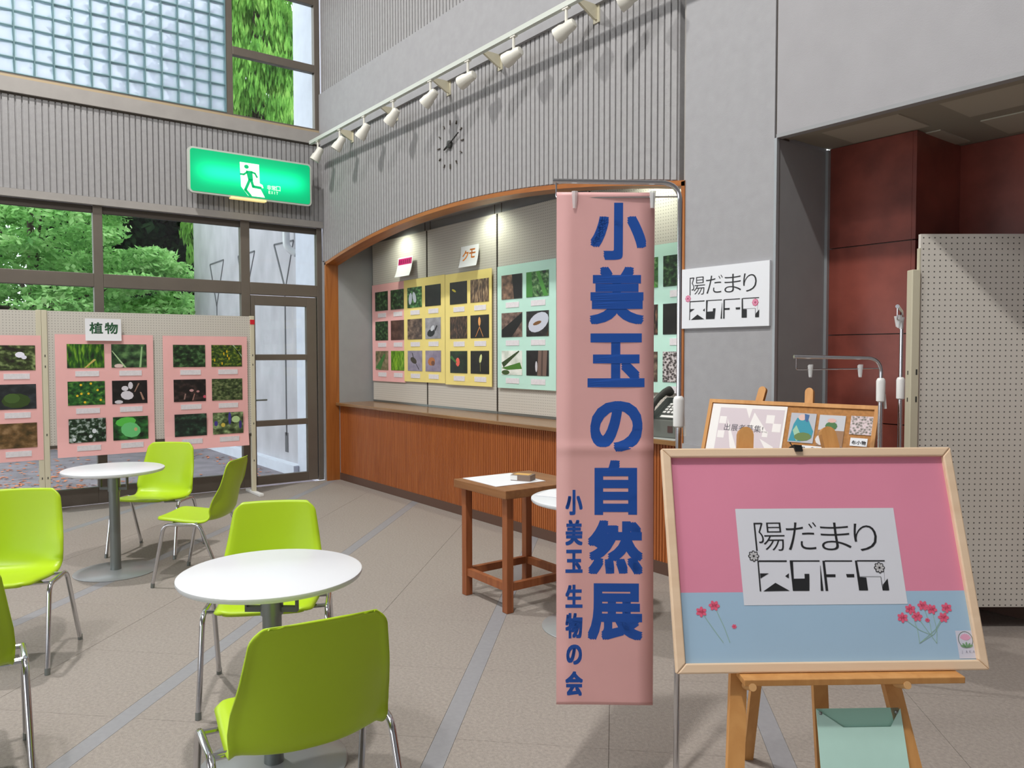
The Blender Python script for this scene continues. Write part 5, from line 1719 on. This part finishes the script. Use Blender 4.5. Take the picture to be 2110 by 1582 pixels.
def leaves_mesh(name, pads, per, size, m, hang=0.0, flat=0.5, aspect=0.55, seed=1):
    """pads: array of (x, y, z, rx, ry, rz); each gets `per` leaf blades of 2 triangles"""
    g = np.random.default_rng(seed)
    pads = np.array(pads, float)
    k = len(pads)
    n = k * per
    pid = np.repeat(np.arange(k), per)
    d = g.normal(size=(n, 3))
    d /= np.linalg.norm(d, axis=1)[:, None]
    rad = g.uniform(0.35, 1.0, n) ** 0.6
    c = pads[pid, :3] + d * rad[:, None] * pads[pid, 3:]
    nrm = g.normal(size=(n, 3)) + np.array([0.3, 0, flat * 2.5])
    nrm /= np.linalg.norm(nrm, axis=1)[:, None]
    ax = g.normal(size=(n, 3))
    if hang:
        ax = ax * (1 - hang) + np.array([0, 0, -1.0]) * hang * 1.6
        nrm = g.normal(size=(n, 3))
    ax -= nrm * (ax * nrm).sum(1)[:, None] if not hang else 0
    ax /= np.linalg.norm(ax, axis=1)[:, None]
    bx = np.cross(nrm, ax)
    bx /= np.linalg.norm(bx, axis=1)[:, None]
    L_ = size * g.uniform(0.6, 1.3, n)[:, None]
    w_ = L_ * aspect
    v = np.empty((n, 4, 3))
    v[:, 0] = c - ax * L_ / 2
    v[:, 1] = c + bx * w_ / 2 + ax * L_ * 0.05
    v[:, 2] = c + ax * L_ / 2
    v[:, 3] = c - bx * w_ / 2 + ax * L_ * 0.05
    me = bpy.data.meshes.new(name)
    me.vertices.add(4 * n)
    me.vertices.foreach_set('co', v.reshape(-1))
    me.loops.add(4 * n)
    me.loops.foreach_set('vertex_index', np.arange(4 * n, dtype=np.int32))
    me.polygons.add(n)
    me.polygons.foreach_set('loop_start', np.arange(0, 4 * n, 4, dtype=np.int32))
    me.polygons.foreach_set('loop_total', np.full(n, 4, dtype=np.int32))
    me.materials.append(m)
    me.update(calc_edges=True)
    return me


def tree(label, loc, height, trunk_r, pads, per, size, m, group='trees beyond the windows', name='leafy_tree', lean=(0, 0), **k):
    t = thing(name, label, 'tree', loc, 0, group)
    obj('trunk', MB().tube([(0, 0, 0), (lean[0] * 0.5, lean[1] * 0.5, height * 0.5), (lean[0], lean[1], height)], [trunk_r, trunk_r * 0.75, trunk_r * 0.3], 10), mat('bark', (70, 56, 48), 0.9, var=0.3, vscale=8), t)
    mb = MB()
    for p_ in pads[:: max(1, len(pads) // 10)]:
        mb.tube([(lean[0] * 0.5, lean[1] * 0.5, min(height * 0.55, p_[2])), (p_[0], p_[1], p_[2])], [trunk_r * 0.35, 0.015], 6)
    obj('branches', mb, bpy.data.materials['bark'], t)
    f = obj('foliage', leaves_mesh('foliage', pads, per, size, m, **k), None, t)
    f['kind'] = 'stuff'
    return t


g = random.Random(11)
m_light = leaf_mat('fresh_leaves', (88, 142, 78), (156, 206, 126), (214, 240, 182), 2.2)
m_mid = leaf_mat('mid_leaves', (30, 70, 30), (62, 116, 50), (120, 168, 84), 1.6)
m_dark = leaf_mat('dark_leaves', (12, 22, 16), (24, 42, 26), (52, 78, 44), 1.2, 0.2)
m_cyp = leaf_mat('cypress_sprays', (58, 102, 46), (116, 166, 76), (168, 204, 112), 1.8)

# broad tree whose layered sprays fill the lower windows
pads = []
for i in range(115):
    a = g.uniform(0, 2 * PI)
    rz = g.uniform(-1.45, 1.75)
    rad = 2.35 * math.sqrt(max(0.05, 1 - (rz / 2.05) ** 2)) * g.uniform(0.45, 1.0)
    pads.append((rad * math.cos(a), rad * math.sin(a), 3.1 + rz, g.uniform(0.45, 0.8), g.uniform(0.45, 0.8), g.uniform(0.12, 0.24)))
tree('pale green broad tree filling the lower window panes', (-6.9, -2.25, -0.05), 4.2, 0.13, pads, 380, 0.125, m_light, seed=3, flat=0.6)
# drooping conifer behind the upper clear panes
pads = []
for i in range(120):
    z = g.uniform(3.6, 9.8)
    a = g.uniform(0, 2 * PI)
    rad = (0.5 + 1.25 * (1 - (z - 3.6) / 7.5)) * g.uniform(0.5, 1.0)
    pads.append((rad * math.cos(a) * 1.1, rad * math.sin(a), z, g.uniform(0.3, 0.5), g.uniform(0.3, 0.5), g.uniform(0.25, 0.45)))
tree('tall yellow green conifer with drooping sprays behind the upper clear panes', (-8.6, 2.3, -0.05), 10.2, 0.2, pads, 190, 0.26, m_cyp, name='conifer_tree', seed=8, hang=0.8, aspect=0.22)
# dark trees that close the view
for i, (x, y, h, rr_, lab) in enumerate(((-12.5, -3.6, 5.0, 1.9, 'dark evergreen tree behind the broad tree, farthest left'), (-12.0, -0.4, 5.2, 1.9, 'dark evergreen tree behind the broad tree, above the middle poster'), (-11.0, 1.9, 6.2, 1.6, 'dark evergreen tree beside the end of the outside concrete wall'),
                                         (-12.5, 4.6, 10.5, 2.3, 'tall dark tree behind the drooping conifer'), (-14.5, 2.2, 10.5, 2.4, 'tall dark tree behind the conifer, towards the glass blocks'))):
    pads = []
    for k in range(60):
        z = g.uniform(0.5, h)
        a = g.uniform(0, 2 * PI)
        rad = rr_ * g.uniform(0.2, 1.0) * (1 - 0.45 * z / h)
        pads.append((rad * math.cos(a), rad * math.sin(a), z, 0.7, 0.7, 0.5))
    tree(lab, (x, y, -0.05), h, 0.2, pads, 230, 0.32, m_dark, seed=20 + i, flat=0.2)
# undergrowth hides the horizon
bu = thing('shrub_row', 'dark undergrowth along the far edge of the yard', 'undergrowth', (-15.5, 0, -0.05))
pads = [(g.uniform(-0.8, 0.8), -9 + 0.5 * k, g.uniform(0.5, 2.0), 0.7, 0.7, 0.6) for k in range(36)]
f = obj('foliage', leaves_mesh('foliage', pads, 160, 0.3, m_dark, seed=44, flat=0.2), None, bu)
bu['kind'] = 'stuff'; f['kind'] = 'stuff'
# fallen leaves
ll = []
for cx, cy, n_, sx, sy in ((-2.4, -3.0, 260, 0.5, 0.7), (-1.5, -2.5, 160, 0.25, 0.5), (-3.6, -2.6, 120, 0.6, 0.8), (-1.9, -3.9, 140, 0.5, 0.5), (-2.6, -0.35, 90, 1.2, 0.12), (-5, -2, 120, 1.5, 1.5)):
    for k in range(n_):
        ll.append((g.gauss(cx, sx), g.gauss(cy, sy), -0.043))
lmb = MB()
for (x, y, z) in ll:
    if x > -0.3 or y > -0.1:
        continue
    a = g.uniform(0, 6.28); s_ = g.uniform(0.02, 0.045)
    c_, d_ = math.cos(a) * s_, math.sin(a) * s_
    lmb.add([(x - c_, y - d_, z), (x + d_ * .5, y - c_ * .5, z + g.uniform(0, .012)), (x + c_, y + d_, z + .004), (x - d_ * .5, y + c_ * .5, z)], [(0, 1, 2, 3)])
lf = obj('fallen_leaves', lmb, mat('rust_leaves', (206, 122, 84), 0.8, var=0.35, vscale=12))
tag(lf, 'rust coloured fallen leaves scattered on the asphalt outside', 'leaves', kind='stuff')
